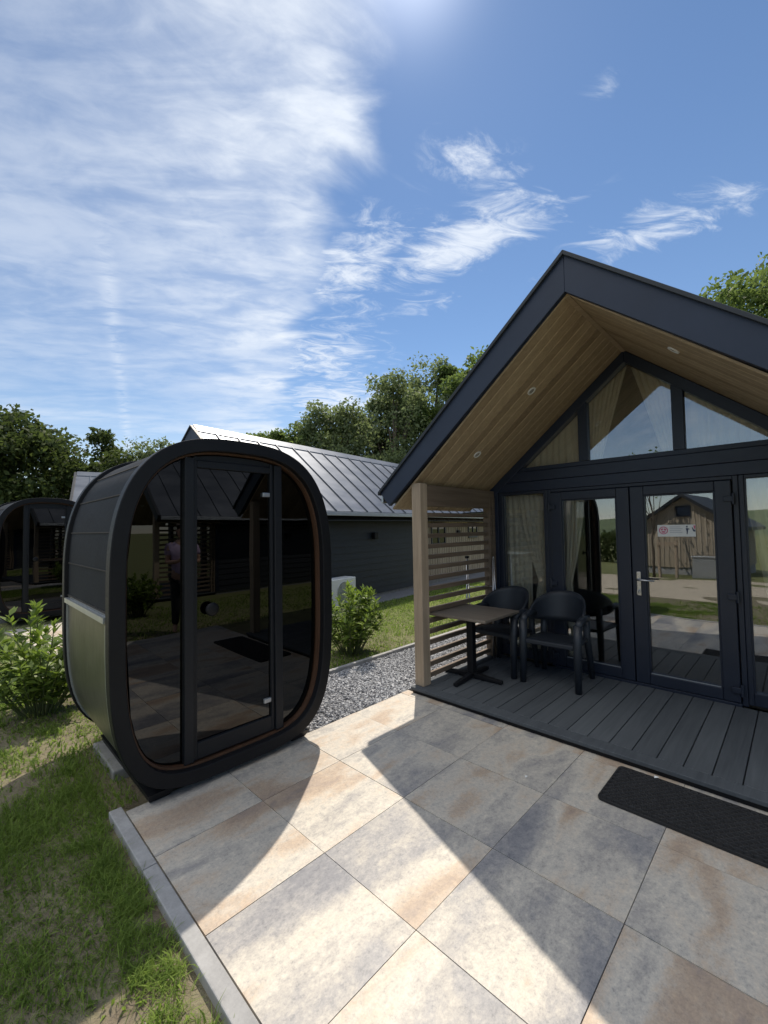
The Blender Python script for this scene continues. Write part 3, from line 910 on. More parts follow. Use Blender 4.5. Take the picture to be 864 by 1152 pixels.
            obj('print', ln, MAT['sticker_grey'], o)
            fg = MB()
            fg.prism([(.452, 1.60), (.464, 1.602), (.466, 1.588), (.454, 1.586)], 1, ys-.005, ys-.0032)
            fg.prism([(.450, 1.582), (.470, 1.578), (.482, 1.570), (.468, 1.566), (.466, 1.548), (.462, 1.524), (.456, 1.524), (.456, 1.55)], 1, ys-.005, ys-.0032)
            fg.prism([(.496, 1.584), (.504, 1.586), (.510, 1.568), (.522, 1.562), (.522, 1.546), (.506, 1.550)], 1, ys-.005, ys-.0032)
            obj('figure', fg, MAT['sticker_dark'], o)
            obj('figure_accent', MB().prism([(.508, 1.604), (.522, 1.604), (.522, 1.575), (.514, 1.573)], 1, ys-.005, ys-.0032), MAT['sticker_red'], o)
    # --- room behind the glass
    obj('interior_floor', MB().box(-1.49, 1.49, WY+.10, 6.0, DZ-.03, DZ), MAT['floor_wood'], c)
    obj('interior_wall', MB().prism([(-1.49, DZ), (1.49, DZ), (1.49, zs(1.49)-.02), (0, zs(0)-.02), (-1.49, zs(1.49)-.02)], 1, 6.0, 6.06), MAT['interior'], c)
    for s in (-1, 1):
        obj('interior_wall', MB().box(*sorted((s*1.496, s*1.490)), WY+.1, 6.0, DZ, zs(1.5)), MAT['interior'], c)
        obj('ceiling', MB().prism([(0, zs(0)-.002), (s*1.5, zs(1.5)-.002), (s*1.5, zs(1.5)+.01), (0, zs(0)+.01)], 1, WY+.1, 6.0), MAT['soffit'], c)
    # --- deck
    mb = MB(); bw = .1475; x = -1.605; n = 0
    while x < 1.60:
        x1 = min(x+bw-.006, 1.60); mb.box(x, x1, .106, WY-.032, DZ-.028, DZ); x += bw
    obj('deck', mb, MAT['deck'], c, .004)
    obj('deck_edge', MB().box(-1.605, 1.60, -.018, .10, DZ-.028, DZ+.001), MAT['deck'], c, .005)
    obj('deck_fascia', MB().box(-1.595, 1.59, .005, .03, -.02, DZ-.030), MAT['black'], c)
    obj('deck_joists', MB().box(-1.57, 1.57, .04, WY+.08, -.05, DZ-.040), MAT['black'], c)
    # --- porch posts
    for s in (-1, 1):
        x0, x1 = sorted((s*1.49, s*1.602))
        obj('post', MB().box(x0, x1, .05, .165, DZ+.001, zs(1.55)-.01), MAT['post_wood'], c, .006)
    # --- slatted screen on the left
    scr = c
    xa, xb = -1.585, -1.515
    obj('screen_batten', MB().box(xa-.005, xb+.02, WY-.135, WY-.085, DZ, 1.98), MAT['slat_wood'], scr, .003)
    obj('screen_batten', MB().box(xa-.005, xb+.02, WY-.06, WY-.014, DZ, 1.98), MAT['slat_wood'], scr, .003)
    obj('top_beam', MB().box(-1.59, -1.50, .168, WY-.014, 1.845, 2.06), MAT['slat_wood'], scr, .004)
    z = DZ+.045
    for i in range(16):
        obj('slat', MB().box(xa+.012, xb-.018, .167, WY-.014, z, z+.045), MAT['slat_wood'], scr, .003)
        z += .1085
    # --- recessed spotlights in the soffit
    for (x, y) in ((-.57, .62), (-1.19, .64), (.60, .42), (1.19, .64)):
        nrm = Vector((K if x > 0 else -K, 0, 1)).normalized()
        Mx = Matrix.Translation((x, y, zs(x)-.001)) @ nrm.to_track_quat('Z', 'Y').to_matrix().to_4x4()
        ringm = MB().ring([(.044*math.cos(t*.3142), .044*math.sin(t*.3142)) for t in range(20)], [(.030*math.cos(t*.3142), .030*math.sin(t*.3142)) for t in range(20)], 2, -.008, .004).xf(Mx)
        o = obj('spotlight', ringm, MAT['white'], c)
        obj('lens', MB().lathe([(.027, 0), (.027, -.004), (.01, -.006)], n=16).xf(Mx), MAT['lens'], o)
    return c

cabin = build_cabin()
def place(o, H, z, label):
    o.location = (H[0], H[1], z); o.rotation_euler = (0, 0, H[2]); o['label'] = label
HIDE = {'interior_floor', 'interior_wall', 'ceiling', 'spotlight', 'threshold', 'ridge_batten'}
place(copy_tree(cabin), H2, 0, 'neighbouring cabin behind the large sauna pod, seamed metal roof above dark side cladding')
place(copy_tree(cabin), H3, 0, 'farthest cabin, only a pale roof corner showing between the two sauna pods')
place(copy_tree(cabin), HR, 0, 'cabin beyond the lawn to the right, mirrored in the large sauna glass')

# ------------------------------------------------------------------ sauna pod
def build_pod():
    p = thing('sauna_pod', 'large dark rounded sauna pod with smoked glass front at the patio edge', 'sauna pod', (0, 0, 0), 0, 'rounded sauna pods')
    A, BT, BB, ZC, NT, NB = .793, .985, 1.232, 1.262, 2.81, 4.03
    D = 1.32
    def prof(off=0.0, n=112):
        """closed outline (y, z) shrunk by off, measured square to the curve"""
        pts = []
        for i in range(n):
            t = 2*math.pi*(i+.5)/n
            cy, sz = math.cos(t), math.sin(t)
            e = NT if sz > 0 else NB
            b = BT if sz > 0 else BB
            r = (abs(cy)**e+abs(sz)**e)**(-1/e)
            pts.append(Vector((A*cy*r, ZC+b*sz*r)))
        if off:
            q = []
            for i in range(n):
                d = (pts[(i+1) % n]-pts[i-1]).normalized()
                q.append(pts[i]+Vector((-d.y, d.x))*off)
            pts = q
        return [(v.x, v.y) for v in pts]
    def halfw(off, z):
        """half height range at a given y is easier found by scanning the outline"""
    outer = prof(0)
    inner = prof(.086)
    obj('front_ring', MB().ring(outer, inner, 0, -.085, 0), MAT['black'], p, .006)
    obj('wood_liner', MB().ring(prof(.0865), prof(.099), 0, -.10, -.05), MAT['liner'], p)
    obj('back_ring', MB().ring(prof(-.012), prof(.10), 0, -D, -D+.075), MAT['black'], p, .006)
    obj('back_wall', MB().prism(prof(.05), 0, -D+.02, -D+.05), MAT['black'], p)
    # curved shell: dark shingle courses above, polished olive panel below
    shell = prof(.012)
    n = len(shell); ZS = 1.13
    def strip(sel, off0, off1, xa, xb):
        """runs of the outline between two offsets, as one closed curved plate per run"""
        a, b = prof(off0), prof(off1)
        ok = [sel((shell[i][0]+shell[(i+1) % n][0])/2, (shell[i][1]+shell[(i+1) % n][1])/2) for i in range(n)]
        mb = MB()
        starts = [i for i in range(n) if ok[i] and not ok[i-1]]
        for i0 in starts:
            idx = [i0]; i = i0
            while ok[i % n] and len(idx) <= n: i += 1; idx.append(i % n)
            k = len(idx)
            vs = []
            for q in idx: vs += [(xa, *a[q]), (xb, *a[q]), (xb, *b[q]), (xa, *b[q])]
            fs = [(0, 1, 2, 3), (4*k-4, 4*k-1, 4*k-2, 4*k-3)]
            for q in range(k-1):
                o = 4*q
                for c0 in range(4): c1 = (c0+1) % 4; fs.append((o+c0, o+4+c0, o+4+c1, o+c1))
            mb.add(vs, fs)
        return mb
    top = strip(lambda y, z: z > ZS, .016, .045, -D+.07, -.08)
    smooth_edges(obj('shell', top, MAT['shingle'], p, 0, True))
    # overlapping courses: a lip every so often along the outline
    lip = MB(); acc = 0; last = None
    a, b = prof(.0105), prof(.0185)
    for i in range(n):
        j = (i+1) % n
        if shell[i][1] < ZS: continue
        acc += math.hypot(shell[j][0]-shell[i][0], shell[j][1]-shell[i][1])
        if acc > .215:
            acc = 0
            t = .14
            w = lambda P, Q, k: (P[0]+(Q[0]-P[0])*k, P[1]+(Q[1]-P[1])*k)
            lip.hexa([(-D+.076, *b[i]), (-.086, *b[i]), (-.086, *w(b[i], b[j], t)), (-D+.076, *w(b[i], b[j], t))],
                     [(-D+.076, *a[i]), (-.086, *a[i]), (-.086, *w(a[i], a[j], t)), (-D+.076, *w(a[i], a[j], t))])
    obj('shingle_lap', lip, MAT['joint'], p)
    low = strip(lambda y, z: z <= ZS, .014, .05, -D+.07, -.08)
    smooth_edges(obj('lower_panel', low, MAT['olive_panel'], p, 0, True))
    for (xa, xb) in ((-.098, -.088), (-D+.078, -D+.088)):
        for s in (-1, 1): obj('edge_trim', strip(lambda y, z: .12 < z <= ZS-.01 and s*y > .45, .002, .0135, xa, xb), MAT['zinc'], p)
    for s in (-1, 1):
        yy = s*(A-.012)
        y0, y1 = sorted((yy-s*.02, yy+s*.022))
        obj('seam_flashing', MB().box(-D+.078, -.088, y0, y1, ZS-.012, ZS+.004).box(-D+.078, -.088, *sorted((yy+s*.012, yy+s*.022)), ZS-.03, ZS-.012), MAT['zinc'], p)
    # front: mullions, rails and three panes following the outline
    inn = prof(.108)
    def zr(y, off=.108):
        pr = prof(off, 400)
        up = [z for (yy, z) in pr if abs(yy-y) < .012 and z > ZC]; dn = [z for (yy, z) in pr if abs(yy-y) < .012 and z < ZC]
        return (sum(dn)/len(dn), sum(up)/len(up))
    XF = -.095
    ML, MR, MW = -.335, .322, .031
    for ym in (ML, MR):
        lo, hi = zr(ym)
        obj('mullion', MB().box(XF-.03, XF+.048, ym-MW, ym+MW, lo-.004, hi+.004), MAT['pod_frame'], p, .004)
    lim = A-.109
    def pane_poly(y0, y1, steps=14):
        lo, hi = [], []
        for i in range(steps+1):
            y = y0+(y1-y0)*i/steps
            a, b = zr(y); lo.append((y, a)); hi.append((y, b))
        return lo+hi[::-1]
    yl = -lim+.004
    o = obj('side_pane', MB().prism(pane_poly(yl, ML-MW), 0, XF, XF+.008), MAT['pod_glass'], p)
    obj('side_pane', MB().prism(pane_poly(MR+MW, lim-.004), 0, XF, XF+.008), MAT['pod_glass'], p)
    # door with rails
    za, _ = zr(ML+MW+.02); _, zb = zr(MR-MW-.02)
    zt = zb-.075; zl = za+.105
    dr = MB()
    dr.box(XF-.01, XF+.03, ML+MW+.003, ML+MW+.026, za-.0, zb); dr.box(XF-.01, XF+.03, MR-MW-.026, MR-MW-.003, za, zb)
    dr.box(XF-.01, XF+.0295, ML+MW+.026, MR-MW-.026, zt, zt+.05); dr.box(XF-.01, XF+.0295, ML+MW+.026, MR-MW-.026, za, zl)
    door = obj('door', dr, MAT['pod_frame'], p, .004)
    obj('pane', MB().box(XF, XF+.008, ML+MW+.022, MR-MW-.022, zl-.004, zt+.004), MAT['pod_glass'], door)
    obj('handle', MB().lathe([(.018, 0), (.018, .03), (.042, .034), (.045, .046), (.03, .052)], n=20).xf(Matrix.Translation((XF+.008, ML+MW+.115, 1.10)) @ Matrix.Rotation(R(90), 4, 'Y')), MAT['black'], door, 0, True)
    for z in (zt-.16, zl+.12):
        obj('hinge', MB().box(XF+.009, XF+.03, MR-MW-.085, MR-MW-.028, z-.016, z+.016), MAT['zinc'], door, .004)
    obj('header', MB().prism(pane_poly(ML+MW, MR-MW, 10)[11:]+[(ML+MW, zt+.052), (MR-MW, zt+.052)], 0, XF-.02, XF+.02), MAT['pod_frame'], p)
    # inside: back lining, floor, two benches, stove with stones
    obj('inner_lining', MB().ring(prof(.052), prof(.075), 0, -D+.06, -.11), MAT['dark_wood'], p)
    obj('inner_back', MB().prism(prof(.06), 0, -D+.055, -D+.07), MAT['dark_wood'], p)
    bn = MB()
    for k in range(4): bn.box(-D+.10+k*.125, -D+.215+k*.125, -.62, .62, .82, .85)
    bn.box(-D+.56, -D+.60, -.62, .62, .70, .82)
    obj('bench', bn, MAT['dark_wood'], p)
    # feet
    for s in (-1, 1):
        obj('foot', MB().hexa([(-1.15, s*.5-.06, -.0), (-.07, s*.5-.06, 0), (-.07, s*.5+.06, 0), (-1.15, s*.5+.06, 0)],
                              [(-1.15, s*.5-.08, .06), (-.03, s*.5-.08, .06), (-.03, s*.5+.08, .06), (-1.15, s*.5+.08, .06)]), MAT['black'], p)
    return p

pod = build_pod()
pod.location = (-.405, .079, .006)
obj('base_slab', MB().box(-1.20, -.62, -.62, .66, -.12, -.002), MAT['slab'], pod, .01)
pod2 = copy_tree(pod)
pod2.location = (-7.75, -.02, .06); pod2.rotation_euler = (0, 0, R(5))
pod2['label'] = 'smaller-looking sauna pod farther off at the left edge of the lawn'

# paving in front of the second pod
def far_paving():
    th = H2[2]
    mb = MB()
    for i in range(5):
        for j in range(3):
            mb.box(-1.5+i*.6+.002, -1.5+(i+1)*.6-.002, -2.42+j*.8+.002, -2.42+(j+1)*.8-.002, -.08, .012+random.uniform(-.001, .001))
    o = obj('far_patio', mb, MAT['tile']); o.location = (H2[0], H2[1], 0); o.rotation_euler = (0, 0, th)
    tag(o, kind='structure')
far_paving()
fs = obj('gravel_strip', MB().box(WX-.02, WX+.62, 1.6, LEN, -.12, -.012), MAT['gravel_bed'])
fs.location = (H2[0], H2[1], 0); fs.rotation_euler = (0, 0, H2[2]); tag(fs, kind='structure')

# ------------------------------------------------------------------ outdoor unit on the neighbouring wall
def wall_pt(H, lx, ly, z):
    c, s = math.cos(H[2]), math.sin(H[2])
    return (H[0]+lx*c-ly*s, H[1]+lx*s+ly*c, z)

def heat_pump():
    t = thing('heat_pump', 'white outdoor heat pump unit against the dark side wall of the neighbouring cabin', 'heat pump', wall_pt(H2, WX+.30, 2.12, 0), H2[2])
    obj('casing', MB().box(-.15, .15, -.38, .38, .08, .62), MAT['white'], t, .02)
    fan = MB().ring([(.20*math.cos(k*.2094), .35+.20*math.sin(k*.2094)) for k in range(30)], [(.185*math.cos(k*.2094), .35+.185*math.sin(k*.2094)) for k in range(30)], 0, .151, .168)
    for k in range(9):
        rr = .02*k+.015
        fan.ring([(rr*math.cos(q*.2618), .35+rr*math.sin(q*.2618)) for q in range(24)], [((rr-.006)*math.cos(q*.2618), .35+(rr-.006)*math.sin(q*.2618)) for q in range(24)], 0, .153, .16)
    for q in range(8):
        a = q*math.pi/4
        fan.tube([(.157, 0, .35), (.157, .19*math.cos(a), .35+.19*math.sin(a))], .004, 6)
    obj('fan_grille', fan, MAT['zinc'], t)
    for yy in (-.25, .25): obj('foot', MB().box(-.17, .17, yy-.03, yy+.03, 0, .08), MAT['black'], t)
heat_pump()

# ------------------------------------------------------------------ porch furniture
def bistro_table():
    t = thing('bistro_table', 'square bistro table with grey oak top and black cross base on the deck', 'table', (-.115, 2.47, DZ))
    obj('tabletop', MB().box(-.375, .375, -.335, .335, .66, .688), MAT['tabletop'], t, .006)
    obj('column', MB().box(-.036, .036, -.036, .036, .05, .645).box(-.17, .17, -.03, .03, .645, .659), MAT['black'], t, .006)
    for k in range(4):
        Mx = Matrix.Rotation(k*math.pi/2+.06, 4, 'Z')
        a = MB().hexa([(.03, -.026, .012), (.335, -.022, .008), (.335, .022, .008), (.03, .026, .012)],
                      [(.03, -.026, .062), (.335, -.022, .036), (.335, .022, .036), (.03, .026, .062)]).xf(Mx)
        obj('base_arm', a, MAT['black'], t, .005)
        obj('glide', MB().lathe([(.016, 0), (.018, .008)], (.31*math.cos(k*math.pi/2+.06), .31*math.sin(k*math.pi/2+.06), 0), 10), MAT['rubber'], t)
bistro_table()

def armchair():
    """moulded resin armchair facing -Y: wrap-round back panel, arms running down into the front legs"""
    t = thing('armchair', 'x', 'chair', (0, 0, DZ), 0, 'moulded porch armchairs')
    m = MAT['resin']
    # seat, dished
    V, F = [], []; nx, ny = 9, 9
    for k, dz in ((0, 0), (1, -.028)):
        for j in range(ny):
            for i in range(nx):
                u, v = i/(nx-1)*2-1, j/(ny-1)*2-1
                w = .235-.02*(v > 0)*v
                V.append((u*w, -.235+.46*(v+1)/2, .44-.018*(1-u*u)*(1-.5*v*v)-.02*(v+1)/2+dz+(-.015 if v < -.9 else 0)))
    for j in range(ny-1):
        for i in range(nx-1):
            a = j*nx+i; F.append((a, a+1, a+nx+1, a+nx)); b = a+nx*ny; F.append((b, b+nx, b+nx+1, b+1))
    rim = [i for i in range(nx)]+[j*nx+nx-1 for j in range(1, ny)]+[(ny-1)*nx+i for i in range(nx-2, -1, -1)]+[j*nx for j in range(ny-2, 0, -1)]
    for q in range(len(rim)):
        a, b = rim[q], rim[(q+1) % len(rim)]; F.append((a, a+nx*ny, b+nx*ny, b))
    obj('seat', MB().add(V, F), m, t, 0, True)
    # wrap-round back: outline arched, plan curved
    V, F = [], []; na, nz = 25, 7
    for th in (0, .018):
        for i in range(na):
            s = i/(na-1)*2-1
            ang = s*R(97)
            rx, ry = .272-th, .30-th
            x = rx*math.sin(ang); y = -.02+ry*math.cos(ang)*.86
            top = .865-.195*abs(s)**2.2
            bot = .55+.045*abs(s)**2
            for k in range(nz):
                z = bot+(top-bot)*k/(nz-1)
                tilt = (z-.44)*.16*math.cos(ang)
                V.append((x, y+tilt, z))
    for i in range(na-1):
        for k in range(nz-1):
            a = i*nz+k; F.append((a, a+nz, a+nz+1, a+1)); b = a+na*nz; F.append((b, b+1, b+nz+1, b+nz))
    for i in range(na-1):
        for k in (0, nz-1):
            a = i*nz+k; F.append((a, a+nz, a+nz+na*nz, a+na*nz))
    for k in range(nz-1):
        for i in (0, na-1):
            a = i*nz+k; F.append((a, a+1, a+1+na*nz, a+na*nz))
    obj('backrest', MB().add(V, F), m, t, 0, True)
    for s in (-1, 1):
        # armrest sweeping forward
        obj('armrest', MB().tube([(s*.262, .07, .635), (s*.268, -.04, .650), (s*.270, -.15, .640), (s*.266, -.215, .60)], [.032, .035, .036, .034], 10), m, t, 0, True)
        obj('leg', MB().tube([(s*.266, -.215, .615), (s*.262, -.232, .42), (s*.265, -.25, .002)], [.041, .039, .030], 10), m, t, 0, True)
        obj('leg', MB().tube([(s*.215, .22, .64), (s*.22, .21, .42), (s*.245, .262, .002)], [.034, .035, .027], 10), m, t, 0, True)
        obj('seat_rail', MB().tube([(s*.258, -.23, .415), (s*.232, 0, .405), (s*.22, .21, .40)], .017, 8), m, t, 0, True)
    obj('seat_rail', MB().box(-.25, .25, -.245, -.215, .385, .43), m, t, .01)
    return t
ch = armchair()
ch.location = (.575, 2.985, DZ); ch.rotation_euler = (0, 0, R(3))
ch['label'] = 'dark moulded armchair standing in front of the left glass door'
c2 = copy_tree(ch); c2.location = (-.03, 3.0, DZ); c2.rotation_euler = (0, 0, R(-4))
c2['label'] = 'dark moulded armchair half hidden behind the bistro table'

def drying_rack():
    t = thing('drying_rack', 'folded metal clothes drying rack leaning in the corner by the slatted screen', 'drying rack', (-.375, 3.02, DZ), R(8))
    st = MAT['steel']
    f = MB()
    for (x, y0) in ((-.13, 0), (.13, .17)):
        f.tube([(x, y0-.05, .0), (x, y0+.02, 1.19)], .009, 8)
        f.tube([(x+.025, y0+.05, .0), (x+.005, y0+.025, 1.19)], .008, 8)
        f.tube([(x-.004, y0+.02, 1.19), (x+.009, y0+.025, 1.19)], .014, 8)
    obj('frame', f, st, t, 0, True)
    for z in (.25, .45, .85): obj('rail', MB().tube([(-.13, -.05+.06*z, z), (.13, .12+.06*z, z)], .004, 6), st, t, 0, True)
    obj('end_cap', MB().box(-.15, -.11, .0, .04, 1.185, 1.215), MAT['black'], t, .005)
drying_rack()

def scrap(label, x, y, z, rz, w, d):
    v = [(-w, -d, 0), (w*.8, -d*.7, .004), (w, d, .001), (-w*.6, d*.8, .006)]
    o = obj('paper_scrap', MB().hexa(v, [(a, b, c+.0015) for a, b, c in v]), MAT['white'])
    o.location = (x, y, z); o.rotation_euler = (0, 0, rz)
    tag(o, label, 'scrap')
scrap('white scrap of litter at the rear edge of the black doormat', 1.665, 1.80, .024, .4, .014, .010)
scrap('tiny white scrap of litter lying on the paving before the doormat', 1.045, 1.29, .003, 1.1, .011, .007)

def doormat():
    t = thing('doormat', 'black rubber scraper mat with scale pattern in front of the deck', 'doormat', (1.45, 1.36, .002))
    W, D = 1.35, .455
    b = MB()
    rr = .03
    pts = []
    for (cx, cy, a0) in ((W-rr, D-rr, 0), (rr, D-rr, 90), (rr, rr, 180), (W-rr, rr, 270)):
        for k in range(5):
            a = R(a0+k*22.5); pts.append((cx+rr*math.cos(a), cy+rr*math.sin(a)))
    obj('mat_base', b.prism(pts, 2, 0, .008), MAT['rubber'], t, .002)
    inn = [(x+(W/2-x)*.018, y+(D/2-y)*.055) for x, y in pts]
    obj('mat_border', MB().ring(pts, inn, 2, .0082, .016), MAT['rubber'], t, .003)
    # one sheet of staggered scales
    s = MB(); nx, ny = 34, 17
    dx, dy = (W-.04)/nx, (D-.04)/ny
    for j in range(ny):
        for i in range(nx):
            cx = .02+(i+.5+(.25 if j % 2 else -.25))*dx; cy = .02+(j+.5)*dy
            arc = [(cx-dx*.5, cy-dy*.30), (cx-dx*.28, cy+dy*.22), (cx, cy+dy*.42), (cx+dx*.28, cy+dy*.22), (cx+dx*.5, cy-dy*.30)]
            for a, b2 in zip(arc[:-1], arc[1:]):
                d = Vector((b2[0]-a[0], b2[1]-a[1])); nn = Vector((-d.y, d.x)).normalized()*.0045
                s.hexa([(a[0]-nn.x, a[1]-nn.y, .008), (b2[0]-nn.x, b2[1]-nn.y, .008), (b2[0]+nn.x, b2[1]+nn.y, .008), (a[0]+nn.x, a[1]+nn.y, .008)],
                       [(a[0]-nn.x*.6, a[1]-nn.y*.6, .019), (b2[0]-nn.x*.6, b2[1]-nn.y*.6, .019), (b2[0]+nn.x*.6, b2[1]+nn.y*.6, .019), (a[0]+nn.x*.6, a[1]+nn.y*.6, .019)])
    obj('mat_scales', s, MAT['rubber_worn'], t)
doormat()

# ------------------------------------------------------------------ curtains
def curtain(label, top, bot, folds, amp, y, mid=None, rows=16):
    """cloth between a top edge and a bottom edge ((xa,za),(xb,zb)); mid = optional gathered waist"""
    n = folds*8
    V, F = [], []
    for r in range(rows+1):
        t = r/rows
        for i in range(n+1):
            u = i/n
            a = Vector(top[0]).lerp(Vector(top[1]), u); b = Vector(bot[0]).lerp(Vector(bot[1]), u)
            if mid:
                mpt = Vector(mid[0]).lerp(Vector(mid[1]), u); tm = mid[2]
                if t < tm:
                    k = t/tm; k2 = k**1.7; p = a.lerp(mpt, k); p.x = a.x+(mpt.x-a.x)*k2
                else:
                    k = (t-tm)/(1-tm); p = mpt.lerp(b, k); p.x = mpt.x+(b.x-mpt.x)*k**.6
            else:
                p = a.lerp(b, t)
            ph = 2*math.pi*folds*u
            am = amp*(.6+.4*t)
            V.append((p.x+.3*am*math.sin(ph*2+1.1), y+am*math.sin(ph+.7*math.sin(3*t+u*9)), p.y))
    w = n+1
    for r in range(rows):
        for i in range(n): F.append((r*w+i, r*w+i+1, (r+1)*w+i+1, (r+1)*w+i))
    o = obj('curtain', MB().add(V, F), MAT['curtain'], None, 0, True, recalc=False)
    o.location = (H1[0], H1[1], 0)
    md = o.modifiers.new('thick', 'SOLIDIFY'); md.thickness = .003
    return tag(o, label, 'curtain', 'linen curtains inside the cabin glazing')
YC = WY+.125
curtain('linen curtain filling the left triangular gable window', ((-1.15, 2.42), (-.46, 3.0)), ((-1.15, 2.28), (-.46, 2.28)), 9, .018, YC)
curtain('linen drape falling to the left of the centre gable window', ((-.42, 2.98), (-.015, 3.26)), ((-.42, 2.2), (-.32, 2.2)), 7, .02, YC)
curtain('linen drape falling to the right of the centre gable window', ((.015, 3.26), (.42, 2.98)), ((.30, 2.2), (.44, 2.2)), 7, .02, YC)
curtain('linen curtain behind the right triangular gable window', ((.46, 3.0), (1.15, 2.42)), ((.46, 2.28), (1.15, 2.28)), 9, .018, YC)
curtain('straight sheer half of the curtain in the narrow window left of the doors', ((-1.43, 2.0), (-1.10, 2.0)), ((-1.43, .12), (-1.12, .12)), 5, .012, YC+.03)
curtain('linen drape tied back towards the door side of the narrow left window', ((-1.26, 2.0), (-.84, 2.0)), ((-1.14, .12), (-.90, .12)), 7, .020, YC, ((-1.02, .98), (-.90, .98), .56))
curtain('linen curtain hanging just inside the left glass door', ((-.70, 2.0), (-.48, 2.0)), ((-.70, .12), (-.58, .12)), 4, .022, YC, ((-.70, .98), (-.64, .98), .56))
curtain('linen curtain in the narrow window right of the doors', ((.84, 2.0), (1.43, 2.0)), ((1.10, .12), (1.42, .12)), 8, .022, YC)

# ------------------------------------------------------------------ shrubs
def laurel(label, loc, h, rad, nstem, seed, group='cherry laurel shrubs'):
    global RNG
    rng = np.random.default_rng(seed)
    t = thing('laurel_shrub', label, 'shrub', loc, 0, group)
    st = MB(); Cs, Ds, Ns, Ls, Ws = [], [], [], [], []
    for k in range(nstem):
        a = rng.uniform(0, 6.28); rr = rad*math.sqrt(rng.uniform(0.0, 1))
        hh = h*(1-.45*(rr/rad)**2)*rng.uniform(.72, 1.03)
        base = Vector((math.cos(a)*rr*.25, math.sin(a)*rr*.25, 0)); tip = Vector((math.cos(a)*rr, math.sin(a)*rr, hh))
        ctrl = base.lerp(tip, .5)+Vector((rng.normal(0, .03), rng.normal(0, .03), .06))
        pts = [base*(1-q)**2+ctrl*2*q*(1-q)+tip*q*q for q in np.linspace(0, 1, 6)]
        st.tube(pts, [.008, .007, .006, .005, .004, .003], 6)
        nl = int(22+hh*24)
        for i in range(nl):
            q = rng.uniform(.12, 1.0)**.75; p = base*(1-q)**2+ctrl*2*q*(1-q)+tip*q*q
            d = (tip-base).normalized()
            phi = i*2.4+rng.normal(0, .4)
            side = Vector((math.cos(phi), math.sin(phi), 0))
            up = .35+.9*(q > .85)
            D = side*rng.uniform(.7, 1.1)+Vector((0, 0, rng.normal(up, .35)))
            Cs.append(p); Ds.append(D); Ns.append(Vector((rng.normal(0, .35), rng.normal(0, .35), 1)))
            L = rng.uniform(.085, .14)*(1.0 if q < .9 else .85)
            Ls.append(L); Ws.append(L*rng.uniform(.32, .42))
    obj('stems', st, MAT['stem'], t)
    V, F = leaves(np.array(Cs), np.array(Ds), np.array(Ns), np.array(Ls), np.array(Ws))
    np_obj('leaves', V, F, MAT['leaf_laurel'], t)
    return t
laurel('bright green laurel shrub at the lawn edge right of the large sauna pod', (-1.95, 2.42, -.03), .98, .54, 44, 3)
laurel('bright green laurel shrub left of the large sauna pod', (-2.75, -.72, -.03), 1.0, .58, 42, 5)
laurel('laurel shrub on the lawn mirrored in the large sauna glass', (5.9, 1.25, -.03), .95, .45, 36, 8)

# ------------------------------------------------------------------ trees
def tree(label, loc, h, rx, crown_lo, leafm, seed, nleaf=16000, leafsize=.26, nclump=70, loose=.0, tw=1.0, group='trees beyond the cabins'):
    rng = np.random.default_rng(seed)
    t = thing('tree', label, 'tree', loc, rng.uniform(0, 6.28), group)
    tr = MB()
    bend = [Vector((rng.normal(0, .012*h)*q, rng.normal(0, .012*h)*q, h*.86*q)) for q in np.linspace(0, 1, 7)]
    r0_ = (.020*h+.05)*tw
    tr.tube(bend, [r0_*(1-.85*q) for q in np.linspace(0, 1, 7)], 10)
    zc = (crown_lo+h)/2; rz = (h-crown_lo)/2
    # clump centres spread through the crown, mostly towards its surface
    cl = []
    while len(cl) < nclump:
        d = rng.normal(size=3); d /= np.linalg.norm(d)
        r = rng.uniform(.25, 1)**.45
        p = np.array([d[0]*rx*r, d[1]*rx*r, zc+d[2]*rz*r])
        taper = 1-.25*max(0, (p[2]-zc)/rz)
        p[:2] *= taper*rng.uniform(.85, 1.12)
        cl.append(p)
    cl = np.array(cl)
    for p in cl[:26]:
        q = np.clip((p[2]-crown_lo*.4)/(h*.95), .12, .8)*.75
        b = bend[0].lerp(bend[-1], q)
        e = Vector(p); mdl = b.lerp(e, .5)+Vector((0, 0, -.06*h*rng.uniform(0, 1)))
        tr.tube([b, b.lerp(mdl, .5), mdl, e], [r0_*.32, r0_*.26, r0_*.18, r0_*.05], 6, False)
    obj('trunk', tr, MAT['bark'], t, 0, True)
    per = rng.multinomial(nleaf, rng.dirichlet(np.full(nclump, 3.0)))
    C = []
    for p, k in zip(cl, per):
        s = rng.uniform(.10, .20)*rx*(1+loose)
        d = rng.normal(size=(k, 3)); d /= np.linalg.norm(d, axis=1)[:, None]
        rr = rng.uniform(0, 1, (k, 1))**.5*s*1.7
        C.append(p+d*rr*np.array([1.15, 1.15, .8]))
    C = np.concatenate(C); n = len(C)
    D = rng.normal(size=(n, 3)); D[:, 2] -= .4
    Nn = rng.normal(size=(n, 3))*.7; Nn[:, 2] += 1
    L = rng.uniform(.6, 1.25, n)*leafsize
    V, F = leaves(C, D, Nn, L, L*rng.uniform(.5, .75, n))
    np_obj('crown', V, F, MAT[leafm], t)
    return t

